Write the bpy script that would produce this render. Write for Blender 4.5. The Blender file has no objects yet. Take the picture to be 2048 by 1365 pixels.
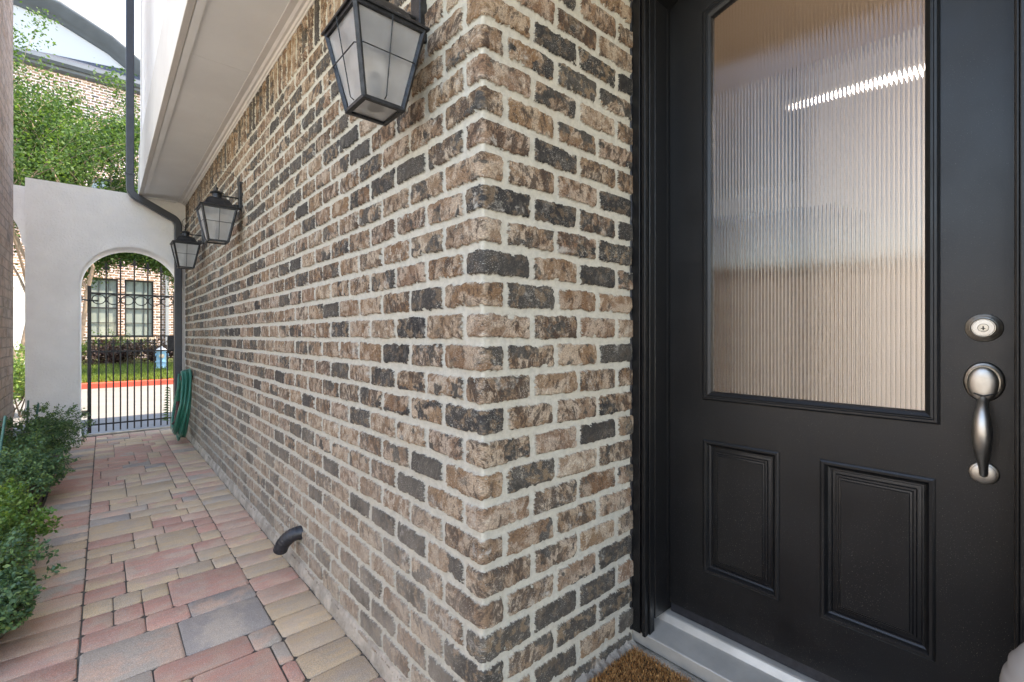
import bpy, math, random
import numpy as np
from mathutils import Vector, Matrix
R = math.radians
scn = bpy.context.scene
COL = scn.collection

# ------------------------------------------------------------------ camera
H0 = 1.223                      # camera height above the path
A = 0.7697                      # plane of the long brick wall (X)
XD = 1.595                      # plane of the door face (X)
cd = bpy.data.cameras.new('camera'); cam = bpy.data.objects.new('camera', cd); COL.objects.link(cam)
cd.sensor_width = 36; cd.lens = 933/2048*36; cd.shift_y = -10.5/2048
cd.clip_start = 0.02; cd.clip_end = 400
cam.location = (0, 0, H0); cam.rotation_euler = (R(90), 0, -R(41.2))
scn.camera = cam

# ------------------------------------------------------------------ sky, sun, exposure
SUN = Vector((2.4, -1.75, 6.5)).normalized()
w = bpy.data.worlds.new('World'); scn.world = w; w.use_nodes = True
nt = w.node_tree; bg = nt.nodes['Background']
sk = nt.nodes.new('ShaderNodeTexSky'); sk.sky_type = 'NISHITA'; sk.sun_disc = False
sk.sun_elevation = math.asin(SUN.z); sk.sun_rotation = math.atan2(SUN.x, SUN.y)
sk.air_density = 1.0; sk.dust_density = 0.2; sk.ozone_density = 2.5
hs_ = nt.nodes.new('ShaderNodeHueSaturation'); hs_.inputs['Saturation'].default_value = 1.0; nt.links.new(sk.outputs[0], hs_.inputs['Color']); nt.links.new(hs_.outputs[0], bg.inputs[0]); bg.inputs[1].default_value = 0.15
sd = bpy.data.lights.new('sun', 'SUN'); so = bpy.data.objects.new('sun', sd); COL.objects.link(so)
sd.energy = 2.0; sd.angle = R(0.5); sd.color = (1, .975, .93)
so.rotation_euler = SUN.to_track_quat('Z', 'Y').to_euler()
scn.view_settings.view_transform = 'Standard'; scn.view_settings.look = 'None'
scn.view_settings.gamma = 1; scn.view_settings.use_curve_mapping = False
scn.view_settings.exposure = 2.75
scn.view_settings.use_white_balance = True; scn.view_settings.white_balance_temperature = 8900; scn.view_settings.white_balance_tint = 15
scn.cycles.max_bounces = 12; scn.cycles.diffuse_bounces = 6; scn.cycles.transmission_bounces = 8

# ------------------------------------------------------------------ node helper
class S:
    """a shader-graph value with arithmetic"""
    def __init__(s, g, sock): s.g = g; s.s = sock
    def _m(s, op, *a):
        n = s.g.nodes.new('ShaderNodeMath'); n.operation = op
        for i, v in enumerate((s,)+a): s.g.put(n.inputs[i], v)
        return S(s.g, n.outputs[0])
    def __add__(s, o): return s._m('ADD', o)
    def __sub__(s, o): return s._m('SUBTRACT', o)
    def __mul__(s, o): return s._m('MULTIPLY', o)
    def __truediv__(s, o): return s._m('DIVIDE', o)
    __radd__ = __add__; __rmul__ = __mul__
    def __rsub__(s, o): return s._m('MULTIPLY', -1)._m('ADD', o)
    def floor(s): return s._m('FLOOR')
    def abs(s): return s._m('ABSOLUTE')
    def min(s, o): return s._m('MINIMUM', o)
    def max(s, o): return s._m('MAXIMUM', o)
    def lt(s, o): return s._m('LESS_THAN', o)
    def gt(s, o): return s._m('GREATER_THAN', o)
    def mod(s, o): return s._m('FLOORED_MODULO', o)
    def smin(s, o, k): return s._m('SMOOTH_MIN', o, k)
    def step(s, a, b, lo=0.0, hi=1.0):
        n = s.g.nodes.new('ShaderNodeMapRange'); n.interpolation_type = 'SMOOTHSTEP'
        for i, v in enumerate((s, a, b, lo, hi)): s.g.put(n.inputs[i], v)
        return S(s.g, n.outputs[0])

class G:
    def __init__(g, name):
        g.mat = bpy.data.materials.new(name); g.mat.use_nodes = True
        g.tree = g.mat.node_tree; g.nodes = g.tree.nodes; g.links = g.tree.links
        g.bsdf = g.nodes['Principled BSDF']; g.out = g.nodes['Material Output']
    def put(g, inp, v):
        if isinstance(v, S): g.links.new(v.s, inp)
        elif isinstance(v, tuple) and len(v) == 3 and inp.type == 'RGBA': inp.default_value = (*v, 1)
        else: inp.default_value = v
    def node(g, t, **kw):
        n = g.nodes.new(t)
        for k, v in kw.items(): setattr(n, k, v)
        return n
    def uv(g):
        n = g.node('ShaderNodeUVMap'); sp = g.node('ShaderNodeSeparateXYZ'); g.links.new(n.outputs[0], sp.inputs[0])
        return S(g, sp.outputs[0]), S(g, sp.outputs[1])
    def pos(g):
        n = g.node('ShaderNodeTexCoord'); return S(g, n.outputs['Object'])
    def sep(g, v):
        n = g.node('ShaderNodeSeparateXYZ'); g.put(n.inputs[0], v); return [S(g, o) for o in n.outputs]
    def comb(g, x, y, z=0.0):
        n = g.node('ShaderNodeCombineXYZ')
        for i, v in enumerate((x, y, z)): g.put(n.inputs[i], v)
        return S(g, n.outputs[0])
    def vmul(g, v, t):
        n = g.node('ShaderNodeVectorMath', operation='MULTIPLY'); g.put(n.inputs[0], v); n.inputs[1].default_value = t
        return S(g, n.outputs[0])
    def vadd(g, a, b):
        n = g.node('ShaderNodeVectorMath', operation='ADD'); g.put(n.inputs[0], a); g.put(n.inputs[1], b); return S(g, n.outputs[0])
    def noise(g, v, scale, detail=3, rough=.55, dist=0.0, color=False):
        n = g.node('ShaderNodeTexNoise'); g.put(n.inputs['Vector'], v); n.inputs['Scale'].default_value = scale
        n.inputs['Detail'].default_value = detail; n.inputs['Roughness'].default_value = rough; n.inputs['Distortion'].default_value = dist
        return S(g, n.outputs['Color' if color else 'Fac'])
    def voro(g, v, scale, feature='F1', out='Distance'):
        n = g.node('ShaderNodeTexVoronoi', feature=feature); g.put(n.inputs['Vector'], v); n.inputs['Scale'].default_value = scale
        return S(g, n.outputs[out])
    def white(g, v):
        n = g.node('ShaderNodeTexWhiteNoise'); n.noise_dimensions = '3D'; g.put(n.inputs['Vector'], v)
        sp = g.node('ShaderNodeSeparateColor'); g.links.new(n.outputs['Color'], sp.inputs[0])
        return [S(g, o) for o in sp.outputs[:3]]
    def attr(g, name, out='Fac'):
        n = g.node('ShaderNodeAttribute', attribute_name=name); return S(g, n.outputs[out])
    def mix(g, f, a, b, mode='MIX'):
        n = g.node('ShaderNodeMix', data_type='RGBA', blend_type=mode)
        g.put(n.inputs[0], f); g.put(n.inputs[6], a); g.put(n.inputs[7], b); return S(g, n.outputs[2])
    def ramp(g, f, stops, interp='LINEAR'):
        n = g.node('ShaderNodeValToRGB'); n.color_ramp.interpolation = interp; g.put(n.inputs[0], f)
        e = n.color_ramp.elements
        while len(e) < len(stops): e.new(.5)
        for i, (p, c) in enumerate(stops): e[i].position = p; e[i].color = (*c, 1)
        return S(g, n.outputs[0])
    def bump(g, h, strength=.5, dist=.002, normal=None):
        n = g.node('ShaderNodeBump'); g.put(n.inputs['Height'], h); n.inputs['Strength'].default_value = strength
        n.inputs['Distance'].default_value = dist
        g.links.new(n.outputs[0], g.bsdf.inputs['Normal'])
    def base(g, c): g.put(g.bsdf.inputs['Base Color'], c)
    def rough(g, c): g.put(g.bsdf.inputs['Roughness'], c)

# ------------------------------------------------------------------ materials
def brick_mat(name, P=.205, H=.0876, z0=-.0205, corner=True, dark=.31, soldier=None, tint=(1, 1, 1), mortar=(.64, .585, .50),
              joint=.0106, dis=True, weather=None, pale=0.0):
    g = G(name)
    u, v = g.uv()
    p = g.comb(u, v)
    wz = (g.noise(p, 2.3, 2) - .5) * .016 + (g.noise(p, 9, 2) - .5) * .006
    wx = (g.noise(g.comb(u+7.3, v), 5, 2) - .5) * .022
    u1 = u + wx; v1 = v + wz
    rowf = (v1 - z0) / H
    n = rowf.floor()
    vl = (rowf - n) * H
    par = n.mod(2.0)
    side = u.lt(0.0)
    if corner:
        eq = (par - side).abs()                        # 0 : long side of the quoin here
        b0 = eq.step(0.0, 1.0, .18, .075)
        a = u1.abs() if False else (u + wx*g_clamp(u)).abs()
    else:
        b0 = par * (P*.5) - 50*P
        a = u1
    cf = (a - b0) / P
    c = cf.floor()
    if corner:
        c = c.max(-1.0)
        sg = side * -2.0 + 1.0
        cid = (c + 1.0) * sg
        iscorner = c.lt(-.5)
        lx = (cf - c) * P
        dreg = lx.min(lx * -1.0 + P)
        dx = dreg * (iscorner * -1.0 + 1.0) + (b0 - a) * iscorner
    else:
        cid = c; lx = (cf - c) * P; dx = lx.min(lx * -1.0 + P)
    dz = vl.min(vl * -1.0 + H)
    row = n
    if soldier is not None:
        SP = .0885
        issol = v1.gt(soldier[0]).min(v1.lt(soldier[1]))
        cs = u1 / SP; ci = cs.floor(); sl = (cs - ci) * SP
        sdx = sl.min(sl * -1.0 + SP); sdz = (v1 - soldier[0]).min(v1 * -1.0 + soldier[1])
        inv = issol * -1.0 + 1.0
        dx = dx * inv + sdx * issol; dz = dz * inv + sdz * issol
        cid = cid * inv + (ci + 301.5) * issol; row = row * inv + issol * 77.0
    idv = g.comb(cid, row, 3.7)
    r1, r2, r3 = g.white(idv)
    q = g.comb(u + r1 * 9.0, v + r2 * 9.0, r3 * 5.0)
    ragged = (g.noise(q, 38, 4, .65) - .5) * .022 + (g.noise(q, 110, 3, .6) - .5) * .0065
    jn = g.noise(g.comb(u, v, 8.0), 7, 2) * .009 - .0045 + joint
    e = (dx - jn).smin(dz - jn, .012) + ragged + (r2 - .5) * .003
    smear = g.noise(g.comb(u, v, 4.0), 24, 4, .6)
    e = e - smear.step(.57, .72) * .014
    mask = e.step(.0, .0016)
    # brick colours
    tan = g.ramp(r1, [(0, (.26, .130, .062)), (.2, (.42, .25, .130)), (.4, (.37, .225, .150)), (.55, (.49, .355, .24)), (.7, (.28, .150, .076)), (.85, (.45, .30, .185)), (1, (.34, .175, .105))])
    drk = g.ramp(r1, [(0, (.013, .011, .0105)), (.4, (.030, .025, .022)), (.75, (.056, .046, .037)), (1, (.021, .018, .016))])
    isdark = r3.lt(dark * .78).max(r3.lt(dark * 1.75) * g.noise(q, 10, 3, .6).step(.52, .56))
    ang = (r2 - .5) * 1.1
    fold = g.noise(g.vadd(g.comb(r1 * 9.0, r2 * 9.0, r3 * 5.0), g.comb(u * 44.0 + v * ang * 34.0, v * 24.0)), 1.0, 6, .74, .5)
    blot = g.noise(g.comb(u + r2 * 5.0, v + r1 * 7.0, r3 * 3.0), 17, 4, .6, .6)
    fine = g.noise(q, 230, 3, .7)
    mid = g.noise(q, 34, 3, .6)
    tan = g.mix(blot.step(.44, .58), g.mix(.55, tan, (.16, .080, .042)), g.mix(.5, tan, (.52, .42, .33)))
    char = g.white(g.comb(cid + 51.0, row, 1.3))
    f1 = fold - (char[0] - .5) * .13
    col = g.mix(f1.step(.40, .50) * -1.0 + 1.0, tan, g.mix(.12, (.060, .034, .022), tan))
    col = g.mix(f1.step(.56, .68) * (char[1] * .9), col, (.60, .50, .40))
    pits = g.voro(q, 130).step(.10, .24)
    col = g.mix((pits * -1.0 + 1.0) * char[2] * .7, col, (.05, .035, .028))
    col = g.mix(mid.step(.52, .70) * r2 * .95, col, (.07, .06, .05))
    dcol = g.mix(fold.step(.46, .72), drk, g.mix(.32, drk, (.30, .25, .20)))
    dcol = g.mix(mid.step(.50, .60) * r2 * .9, dcol, (.26, .165, .095))
    dcol = g.mix(g.noise(q, 60, 5, .75).step(.56, .64) * r2.step(.2, .9) * .8, dcol, (.42, .36, .29))
    col = g.mix(isdark, col, dcol)
    col = g.mix(1.0, col, g.comb_rgb(fine.step(.25, .75, .55, 1.45)), 'MULTIPLY')
    flecks = g.noise(g.comb(u, v, 9.0), 260, 3, .7).step(.59, .64) * g.noise(q, 16, 2).step(.40, .6)
    col = g.mix(flecks * .8, col, (.62, .58, .52))
    wash = g.noise(g.comb(u, v, 2.0), 15, 6, .75).step(.55, .68) * char[1].step(.35, 1.0, .15, .95)
    col = g.mix(wash, col, (.52, .47, .41))
    if weather:                                        # wide worn and dusted foot of the wall
        d = v.step(weather[0], weather[1], weather[2], 0.0) * (u.step(-.25, .02, 1.0, .22) if corner else 1.0) * g.noise(g.comb(u, v, 6.0), 5, 4, .7).step(.25, .65, .25, 1.0)
        col = g.mix(d, col, weather[3])
    mo = g.mix(g.noise(p, 48, 5, .75).step(.35, .68) * .7, mortar, tuple(x*.70 for x in mortar))
    mo = g.mix(g.noise(p, 3.0, 3).step(.45, .7) * .35, mo, tuple(x*y for x, y in zip(mortar, (.86, .80, .72))))
    if weather: mo = g.mix(d * .6, mo, tuple(x*.7 for x in mortar))
    edge = e.step(-.003, .0012) * (mask * -1.0 + 1.0)
    mo = g.mix(edge * .30, mo, (.26, .20, .15))
    fin = g.mix(mask, mo, col)
    if tint != (1, 1, 1): fin = g.mix(1.0, fin, tint, 'MULTIPLY')
    g.base(fin)
    g.rough(isdark * mask * -.22 + .92)
    hgt = e.step(-.002, .0045, 0.0, .0045) + mask * (fold * .0058 + blot * .0035 + fine * .0015 + r1 * .003) + (g.noise(p, 90, 4, .7)) * .0036 * (mask * -1.0 + 1.0) + g.noise(p, 20, 3) * .003
    if dis:
        d = g.node('ShaderNodeDisplacement'); g.put(d.inputs['Height'], hgt); d.inputs['Midlevel'].default_value = .004; d.inputs['Scale'].default_value = 1.0
        g.links.new(d.outputs[0], g.out.inputs['Displacement']); g.mat.displacement_method = 'BOTH'
    else:
        g.bump(hgt, 1.0, 1.0)
    return g.mat
def g_clamp(u):
    # keep the joints still right at the corner so bricks wrap round it
    return u.abs().step(0.0, .06)
def _comb_rgb(g, v):
    n = g.node('ShaderNodeCombineColor')
    for i in range(3): g.put(n.inputs[i], v)
    return S(g, n.outputs[0])
G.comb_rgb = _comb_rgb

def simple(name, col, rough=.5, metal=0.0, noise=None, bump=None, spec=None, coat=None):
    g = G(name); c = col
    P_ = g.pos()
    if noise:                                          # (scale, amount, detail)
        f = g.noise(P_, noise[0], noise[2] if len(noise) > 2 else 4, .6)
        c = g.mix(f.step(.25, .75), tuple(x*(1-noise[1]) for x in col), tuple(min(1, x*(1+noise[1])) for x in col))
    g.base(c); g.rough(rough); g.bsdf.inputs['Metallic'].default_value = metal
    if spec is not None: g.bsdf.inputs['Specular IOR Level'].default_value = spec
    if coat: g.bsdf.inputs['Coat Weight'].default_value = coat
    if bump:                                           # (scale, dist, detail)
        g.bump(g.noise(P_, bump[0], bump[2] if len(bump) > 2 else 4, .65), 1.0, bump[1])
    return g.mat

M = {}
M['brick'] = brick_mat('weathered brick', tint=(.84, .855, .83), soldier=(2.607, 2.9), weather=(.10, 1.15, .58, (.46, .385, .315)), dis=True)
M['brick_left'] = brick_mat('neighbour brick', corner=False, dis=False, dark=.3, tint=(1, .93, .90), mortar=(.50, .44, .40), joint=.005, weather=(8.0, 9.0, .85, (.66, .56, .51)))
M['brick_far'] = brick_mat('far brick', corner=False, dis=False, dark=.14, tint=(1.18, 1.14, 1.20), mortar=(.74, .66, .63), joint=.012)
M['concrete'] = simple('street concrete', (.185, .182, .176), .9, noise=(2.2, .10, 6), bump=(60, .002))
M['plinth'] = simple('mortar plinth', (.46, .39, .31), .95, noise=(9, .35, 6), bump=(40, .02, 6))
M['stucco'] = simple('white stucco', (.88, .875, .865), .9, noise=(3, .055, 6), bump=(45, .012, 6))
M['paint_white'] = simple('white painted board', (.66, .635, .60), .6, noise=(3, .05, 5), bump=(8, .002))
M['soffit'] = simple('soffit paint', (.87, .885, .88), .6, noise=(1.6, .05, 5), bump=(6, .003))
M['trim_white'] = simple('white trim', (.70, .68, .65), .45, noise=(6, .06, 5))
M['iron'] = simple('black iron', (.018, .018, .02), .45, noise=(40, .3), bump=(160, .001), metal=.3)
M['lantern'] = simple('dark bronze', (.030, .031, .033), .42, metal=.5, noise=(50, .5, 5), bump=(220, .0008))
M['spout'] = simple('navy black downspout', (.030, .036, .050), .38, noise=(8, .2), bump=(15, .001))
M['pipe'] = simple('black corrugated plastic', (.018, .018, .021), .40, noise=(40, .4))
M['nickel'] = simple('brushed nickel', (.50, .465, .41), .38, metal=1.0, noise=(50, .08), bump=(300, .0002))
M['nickel_dark'] = simple('aged nickel edge', (.36, .33, .28), .36, metal=1.0, noise=(60, .3))
M['keyhole'] = simple('keyhole', (.01, .01, .01), .6)
M['stake'] = simple('green plastic stake', (.035, .13, .105), .5, noise=(30, .2))
M['hydblue'] = simple('light blue paint', (.20, .42, .58), .45, noise=(12, .12))
M['hydwhite'] = simple('white paint', (.78, .80, .82), .45, noise=(14, .06))
M['hydcream'] = simple('cream cap paint', (.62, .50, .36), .5)
M['curbred'] = simple('red kerb paint', (.60, .075, .045), .7, noise=(6, .12, 6), bump=(80, .002))
M['soil'] = simple('dark mulch', (.045, .032, .022), 1.0, noise=(40, .5, 6), bump=(45, .03, 6))
M['joint'] = simple('joint sand', (.105, .087, .068), 1.0, noise=(80, .45, 5), bump=(120, .01))
M['edging'] = simple('rusty steel edging', (.115, .085, .065), .75, noise=(14, .35, 6), bump=(50, .004))
M['bark'] = simple('tan smooth bark', (.33, .245, .175), .85, noise=(9, .3, 6), bump=(20, .01))
M['stem'] = simple('shrub twig', (.10, .075, .05), .9)
M['grey_metal'] = simple('grey cornice', (.085, .108, .135), .5, noise=(2, .1))
M['shingle'] = simple('slate shingle', (.045, .058, .085), .8, noise=(25, .4, 4), bump=(20, .02))
M['shingle_light'] = simple('weathered shingle', (.20, .19, .17), .85, noise=(25, .35, 4), bump=(20, .02))
M['winframe'] = simple('dark window frame', (.03, .033, .038), .45)
M['sill_metal'] = simple('aluminium threshold', (.56, .53, .47), .42, metal=.45, noise=(9, .12, 6), bump=(30, .0008))
M['beige'] = simple('beige wall paint', (.55, .42, .30), .8, noise=(1, .03))
M['intwhite'] = simple('white interior paint', (.82, .80, .77), .8)
M['floorwood'] = simple('wood floor', (.34, .31, .28), .4, noise=(5, .2))
M['cabinet'] = simple('dark walnut', (.11, .075, .05), .4, noise=(7, .3))
M['weedleaf'] = simple('weed leaf', (.07, .13, .03), .6)
M['hosehook'] = simple('hose bracket', (.03, .02, .018), .5)
M['nozzle'] = simple('dark red nozzle', (.085, .022, .025), .45)
M['sticker'] = simple('worn label', (.66, .65, .62), .6, noise=(200, .3, 2))

def mat_paint_black():
    g = G('black door paint'); P_ = g.pos(); x, y, z = g.sep(P_)
    grain = g.noise(g.vmul(P_, (40, 40, 3.2)), 4, 4, .6)
    spk = g.noise(P_, 420, 2, .5).step(.675, .71) * z.step(.15, 1.3, 1.0, .30) * g.noise(P_, 6, 3).step(.30, .6)
    g.base(g.mix(spk * .6, g.mix(g.noise(P_, 3, 3), (.0055, .0055, .006), (.0085, .0082, .0082)), (.30, .28, .25)))
    g.rough(g.noise(P_, 5, 5, .6).step(.2, .8, .30, .44)); g.bsdf.inputs['Specular IOR Level'].default_value = .42
    g.bump(grain * .6 + g.noise(P_, 260, 2) * .5, .55, .0006)
    return g.mat
M['black'] = mat_paint_black()

def mat_reed():
    g = G('reeded glass'); b = g.bsdf
    b.inputs['Transmission Weight'].default_value = 1; b.inputs['IOR'].default_value = 1.45
    g.base((.97, .96, .94)); g.rough(.035)
    g.bump(g.noise(g.pos(), 420, 2, .6), .09, .0003)
    return g.mat
M['reed'] = mat_reed()

def mat_frost():
    g = G('frosted lantern glass'); b = g.bsdf
    P_ = g.pos()
    g.base(g.mix(g.noise(P_, 9, 4).step(.3, .7), (.70, .69, .67), (.93, .92, .90)))
    g.rough(.30); b.inputs['Transmission Weight'].default_value = .80; b.inputs['IOR'].default_value = 1.25
    g.bump(g.noise(P_, 500, 2), .5, .0006)
    return g.mat
M['frost'] = mat_frost()

def mat_jar():
    g = G('milky glass'); b = g.bsdf
    g.base((.62, .585, .54)); g.rough(.22); b.inputs['Transmission Weight'].default_value = .35; b.inputs['IOR'].default_value = 1.4
    return g.mat
M['jar'] = mat_jar()

def mat_hose():
    g = G('green rubber hose'); P_ = g.pos()
    g.base(g.mix(g.noise(P_, 20, 3), (.010, .115, .075), (.02, .19, .13))); g.rough(.32)
    return g.mat
M['hose'] = mat_hose()

def mat_leaf(name, c1, c2, c3, trans=.25, rough=.45):
    g = G(name); t = g.attr('tint'); b = g.bsdf
    g.base(g.ramp(t, [(0, c1), (.55, c2), (1, c3)])); g.rough(rough)
    tr = g.node('ShaderNodeBsdfTranslucent'); mx = g.node('ShaderNodeMixShader'); mx.inputs[0].default_value = trans
    g.put(tr.inputs[0], g.ramp(t, [(0, tuple(x*1.3 for x in c1)), (1, (c3[0]*1.5, c3[1]*1.5, c3[2]*.9))]))
    g.links.new(b.outputs[0], mx.inputs[1]); g.links.new(tr.outputs[0], mx.inputs[2]); g.links.new(mx.outputs[0], g.out.inputs[0])
    return g.mat
M['leaf_shrub'] = mat_leaf('shrub leaf', (.036, .088, .040), (.082, .178, .068), (.20, .29, .085))
M['leaf_lime'] = mat_leaf('young shrub leaf', (.05, .115, .022), (.10, .21, .035), (.22, .30, .06))
M['leaf_tree'] = mat_leaf('myrtle leaf', (.020, .060, .014), (.045, .118, .024), (.115, .205, .042), .38, .65)
M['leaf_purple'] = mat_leaf('purple hedge leaf', (.030, .014, .017), (.085, .045, .045), (.16, .11, .08))
M['grass'] = mat_leaf('grass blade', (.06, .10, .02), (.12, .20, .03), (.26, .33, .07), .3)
M['lawnbase'] = simple('lawn soil', (.085, .12, .03), 1.0, noise=(12, .5, 6), bump=(60, .04))

def mat_paver():
    g = G('tumbled paver'); P_ = g.pos()
    t = g.attr('ca', 'Color'); t2 = g.attr('cb', 'Color')
    f = g.noise(P_, 6.5, 3, .6).step(.42, .60)
    c = g.mix(f, t, t2)
    x_, y_, z_ = g.sep(P_)
    c = g.mix(g.noise(g.comb(x_ * 5.0, y_ * 34.0), 1.0, 4, .65).step(.42, .66) * .38, c, (.40, .33, .265))
    c = g.mix(g.noise(P_, 1.9, 4, .7).step(.50, .75) * .4, c, (.33, .28, .235))
    gr = g.noise(P_, 300, 3, .7)
    c = g.mix(1.0, c, g.comb_rgb(gr.step(.25, .75, .60, 1.32)), 'MULTIPLY')
    c = g.mix(g.noise(P_, 200, 2).step(.60, .66) * .6, c, (.50, .46, .40))
    g.base(c); g.rough(.9)
    g.bump(g.noise(P_, 240, 4, .7) * .4 + g.noise(P_, 22, 4, .6), 1.0, .0045)
    return g.mat
M['paver'] = mat_paver()

def mat_coir():
    g = G('coir fibre'); P_ = g.pos(); t = g.attr('tint')
    g.base(g.ramp(t, [(0, (.06, .020, .005)), (.5, (.36, .145, .038)), (1, (.66, .36, .13))])); g.rough(.8)
    return g.mat
M['coir'] = mat_coir()

def mat_glow(name, c, s):
    g = G(name); b = g.bsdf; g.base((.8, .8, .8)); b.inputs['Emission Color'].default_value = (*c, 1); b.inputs['Emission Strength'].default_value = s
    return g.mat
M['glow'] = mat_glow('lit lamp', (.85, .88, 1), 2.6)

def mat_blind():
    g = G('window blind'); x, y, z = g.sep(g.pos())
    s = (z * 26.0).mod(1.0)
    g.base(g.mix(s.lt(.22), (.32, .38, .36), (.15, .19, .19))); g.rough(.18); g.bsdf.inputs['Coat Weight'].default_value = .6
    return g.mat
M['blind'] = mat_blind()

# ------------------------------------------------------------------ mesh helper
class MB:
    def __init__(s): s.v = []; s.f = []
    def add(s, vs, fs):
        o = len(s.v); s.v += [tuple(p) for p in vs]; s.f += [tuple(i+o for i in f) for f in fs]; return s
    def box(s, x0, x1, y0, y1, z0, z1):
        return s.add([(x, y, z) for z in (z0, z1) for y in (y0, y1) for x in (x0, x1)],
                     [(0, 2, 3, 1), (4, 5, 7, 6), (0, 1, 5, 4), (2, 6, 7, 3), (0, 4, 6, 2), (1, 3, 7, 5)])
    def prism(s, pts, axis, a0, a1):
        """outline pts (two coordinates) pushed along axis from a0 to a1"""
        def mk(p, a): return {'x': (a, p[0], p[1]), 'y': (p[0], a, p[1]), 'z': (p[0], p[1], a)}[axis]
        n = len(pts)
        return s.add([mk(p, a0) for p in pts] + [mk(p, a1) for p in pts],
                     [tuple(range(n)), tuple(reversed(range(n, 2*n)))] + [(i, i+n, (i+1) % n + n, (i+1) % n) for i in range(n)])
    def sweep(s, path, ring, closed_ring=True, up=(0, 0, 1), scale=None, cap=True):
        P = [Vector(p) for p in path]; n = len(ring); o = len(s.v); T0 = None
        nrm = Vector(up)
        for i, p in enumerate(P):
            t = (P[min(i+1, len(P)-1)] - P[max(i-1, 0)]).normalized()
            if i == 0:
                a = nrm - t*nrm.dot(t)
                if a.length < .05: a = Vector((1, 0, 0)) - t*t.x
                a.normalize()
            else:
                a = a - t*a.dot(t); a.normalize()
            b = t.cross(a); k = scale[i] if scale else 1
            for (x, y) in ring: s.v.append(tuple(p + a*(x*k) + b*(y*k)))
        for i in range(len(P)-1):
            for j in range(n):
                s.f.append((o+i*n+j, o+i*n+(j+1) % n, o+(i+1)*n+(j+1) % n, o+(i+1)*n+j))
        if cap:
            s.f.append(tuple(reversed(range(o, o+n)))); s.f.append(tuple(range(o+(len(P)-1)*n, o+len(P)*n)))
        return s
    def tube(s, path, r, n=8, scale=None, cap=True):
        return s.sweep(path, [(r*math.cos(2*math.pi*k/n), r*math.sin(2*math.pi*k/n)) for k in range(n)], scale=scale, cap=cap)
    def lathe(s, prof, c=(0, 0, 0), axis='z', n=24, sx=1.0, sy=1.0):
        """prof = (radius, height) pairs; axis z up or -x (outward from the door)"""
        o = len(s.v); m = len(prof)
        for (r, h) in prof:
            for k in range(n):
                a = 2*math.pi*k/n; p, q = r*math.cos(a)*sx, r*math.sin(a)*sy
                if axis == 'z': s.v.append((c[0]+p, c[1]+q, c[2]+h))
                elif axis == 'x': s.v.append((c[0]-h, c[1]+p, c[2]+q))
                else: s.v.append((c[0]+p, c[1]-h, c[2]+q))
        for i in range(m-1):
            for k in range(n):
                f = (o+i*n+k, o+i*n+(k+1) % n, o+(i+1)*n+(k+1) % n, o+(i+1)*n+k)
                s.f.append(f if axis != 'x' else f[::-1])
        s.f.append(tuple(range(o, o+n))); s.f.append(tuple(reversed(range(o+(m-1)*n, o+m*n))))
        return s

WL = {}
def obj(name, mb, mat, parent=None, smooth=False, bevel=0, seg=2, weld=False, solid=0, angle=40):
    me = bpy.data.meshes.new(name)
    if isinstance(mb, MB):
        me.from_pydata(mb.v, [], mb.f)
    else: me = mb; me.name = name
    me.materials.append(M[mat] if isinstance(mat, str) else mat)
    if weld or isinstance(mb, MB):
        import bmesh
        bm = bmesh.new(); bm.from_mesh(me)
        if weld: bmesh.ops.remove_doubles(bm, verts=bm.verts, dist=1e-5)
        if isinstance(mb, MB) and len(bm.faces) < 60000: bmesh.ops.recalc_face_normals(bm, faces=bm.faces)
        bm.to_mesh(me); bm.free()
    if smooth:
        me.polygons.foreach_set('use_smooth', [True]*len(me.polygons))
        if smooth != 'all': me.set_sharp_from_angle(angle=R(angle))
    me.update()
    o = bpy.data.objects.new(name, me); COL.objects.link(o)
    W0 = Vector((0, 0, 0))
    if parent is not None:
        o.parent = parent; o.location = -WL.get(parent.name, W0)
    WL[o.name] = Vector((0, 0, 0))
    if bevel:
        b = o.modifiers.new('bevel', 'BEVEL'); b.width = bevel; b.segments = seg; b.limit_method = 'ANGLE'; b.angle_limit = R(35)
        b.harden_normals = False
    return o
def tag(o, label=None, cat=None, group=None, kind=None):
    if label: o['label'] = label
    if cat: o['category'] = cat
    if group: o['group'] = group
    if kind: o['kind'] = kind
    return o
def thing(name, loc, label, cat, group=None, kind=None):
    o = bpy.data.objects.new(name, None); COL.objects.link(o); o.location = loc; o.empty_display_size = .1
    WL[o.name] = Vector(loc)
    return tag(o, label, cat, group, kind)
def local(o, parent):
    """mesh built in the thing's own space"""
    o.parent = parent; o.location = (0, 0, 0); return o
def copy_tree(o, parent=None):
    c = o.copy(); COL.objects.link(c); c.parent = parent
    for ch in list(o.children): copy_tree(ch, c)
    return c
def np_mesh(name, V, F, uv=None, attr=None):
    V = np.asarray(V, dtype=np.float32).reshape(-1, 3); F = np.asarray(F, dtype=np.int32); k = F.shape[1]
    me = bpy.data.meshes.new(name)
    me.vertices.add(len(V)); me.vertices.foreach_set('co', V.ravel())
    me.loops.add(F.size); me.loops.foreach_set('vertex_index', F.ravel())
    me.polygons.add(len(F)); me.polygons.foreach_set('loop_start', np.arange(0, F.size, k, dtype=np.int32))
    me.polygons.foreach_set('loop_total', np.full(len(F), k, dtype=np.int32)) if False else None
    if uv is not None:
        l = me.uv_layers.new(name='UVMap'); l.data.foreach_set('uv', np.asarray(uv, dtype=np.float32)[F.ravel()].ravel())
    me.update(calc_edges=True)
    if attr:
        for n_, (ty, dom, val) in attr.items():
            a = me.attributes.new(n_, ty, dom)
            if ty == 'FLOAT': a.data.foreach_set('value', np.asarray(val, dtype=np.float32).ravel())
            else: a.data.foreach_set('color', np.asarray(val, dtype=np.float32).ravel())
    me.validate()
    return me
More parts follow.
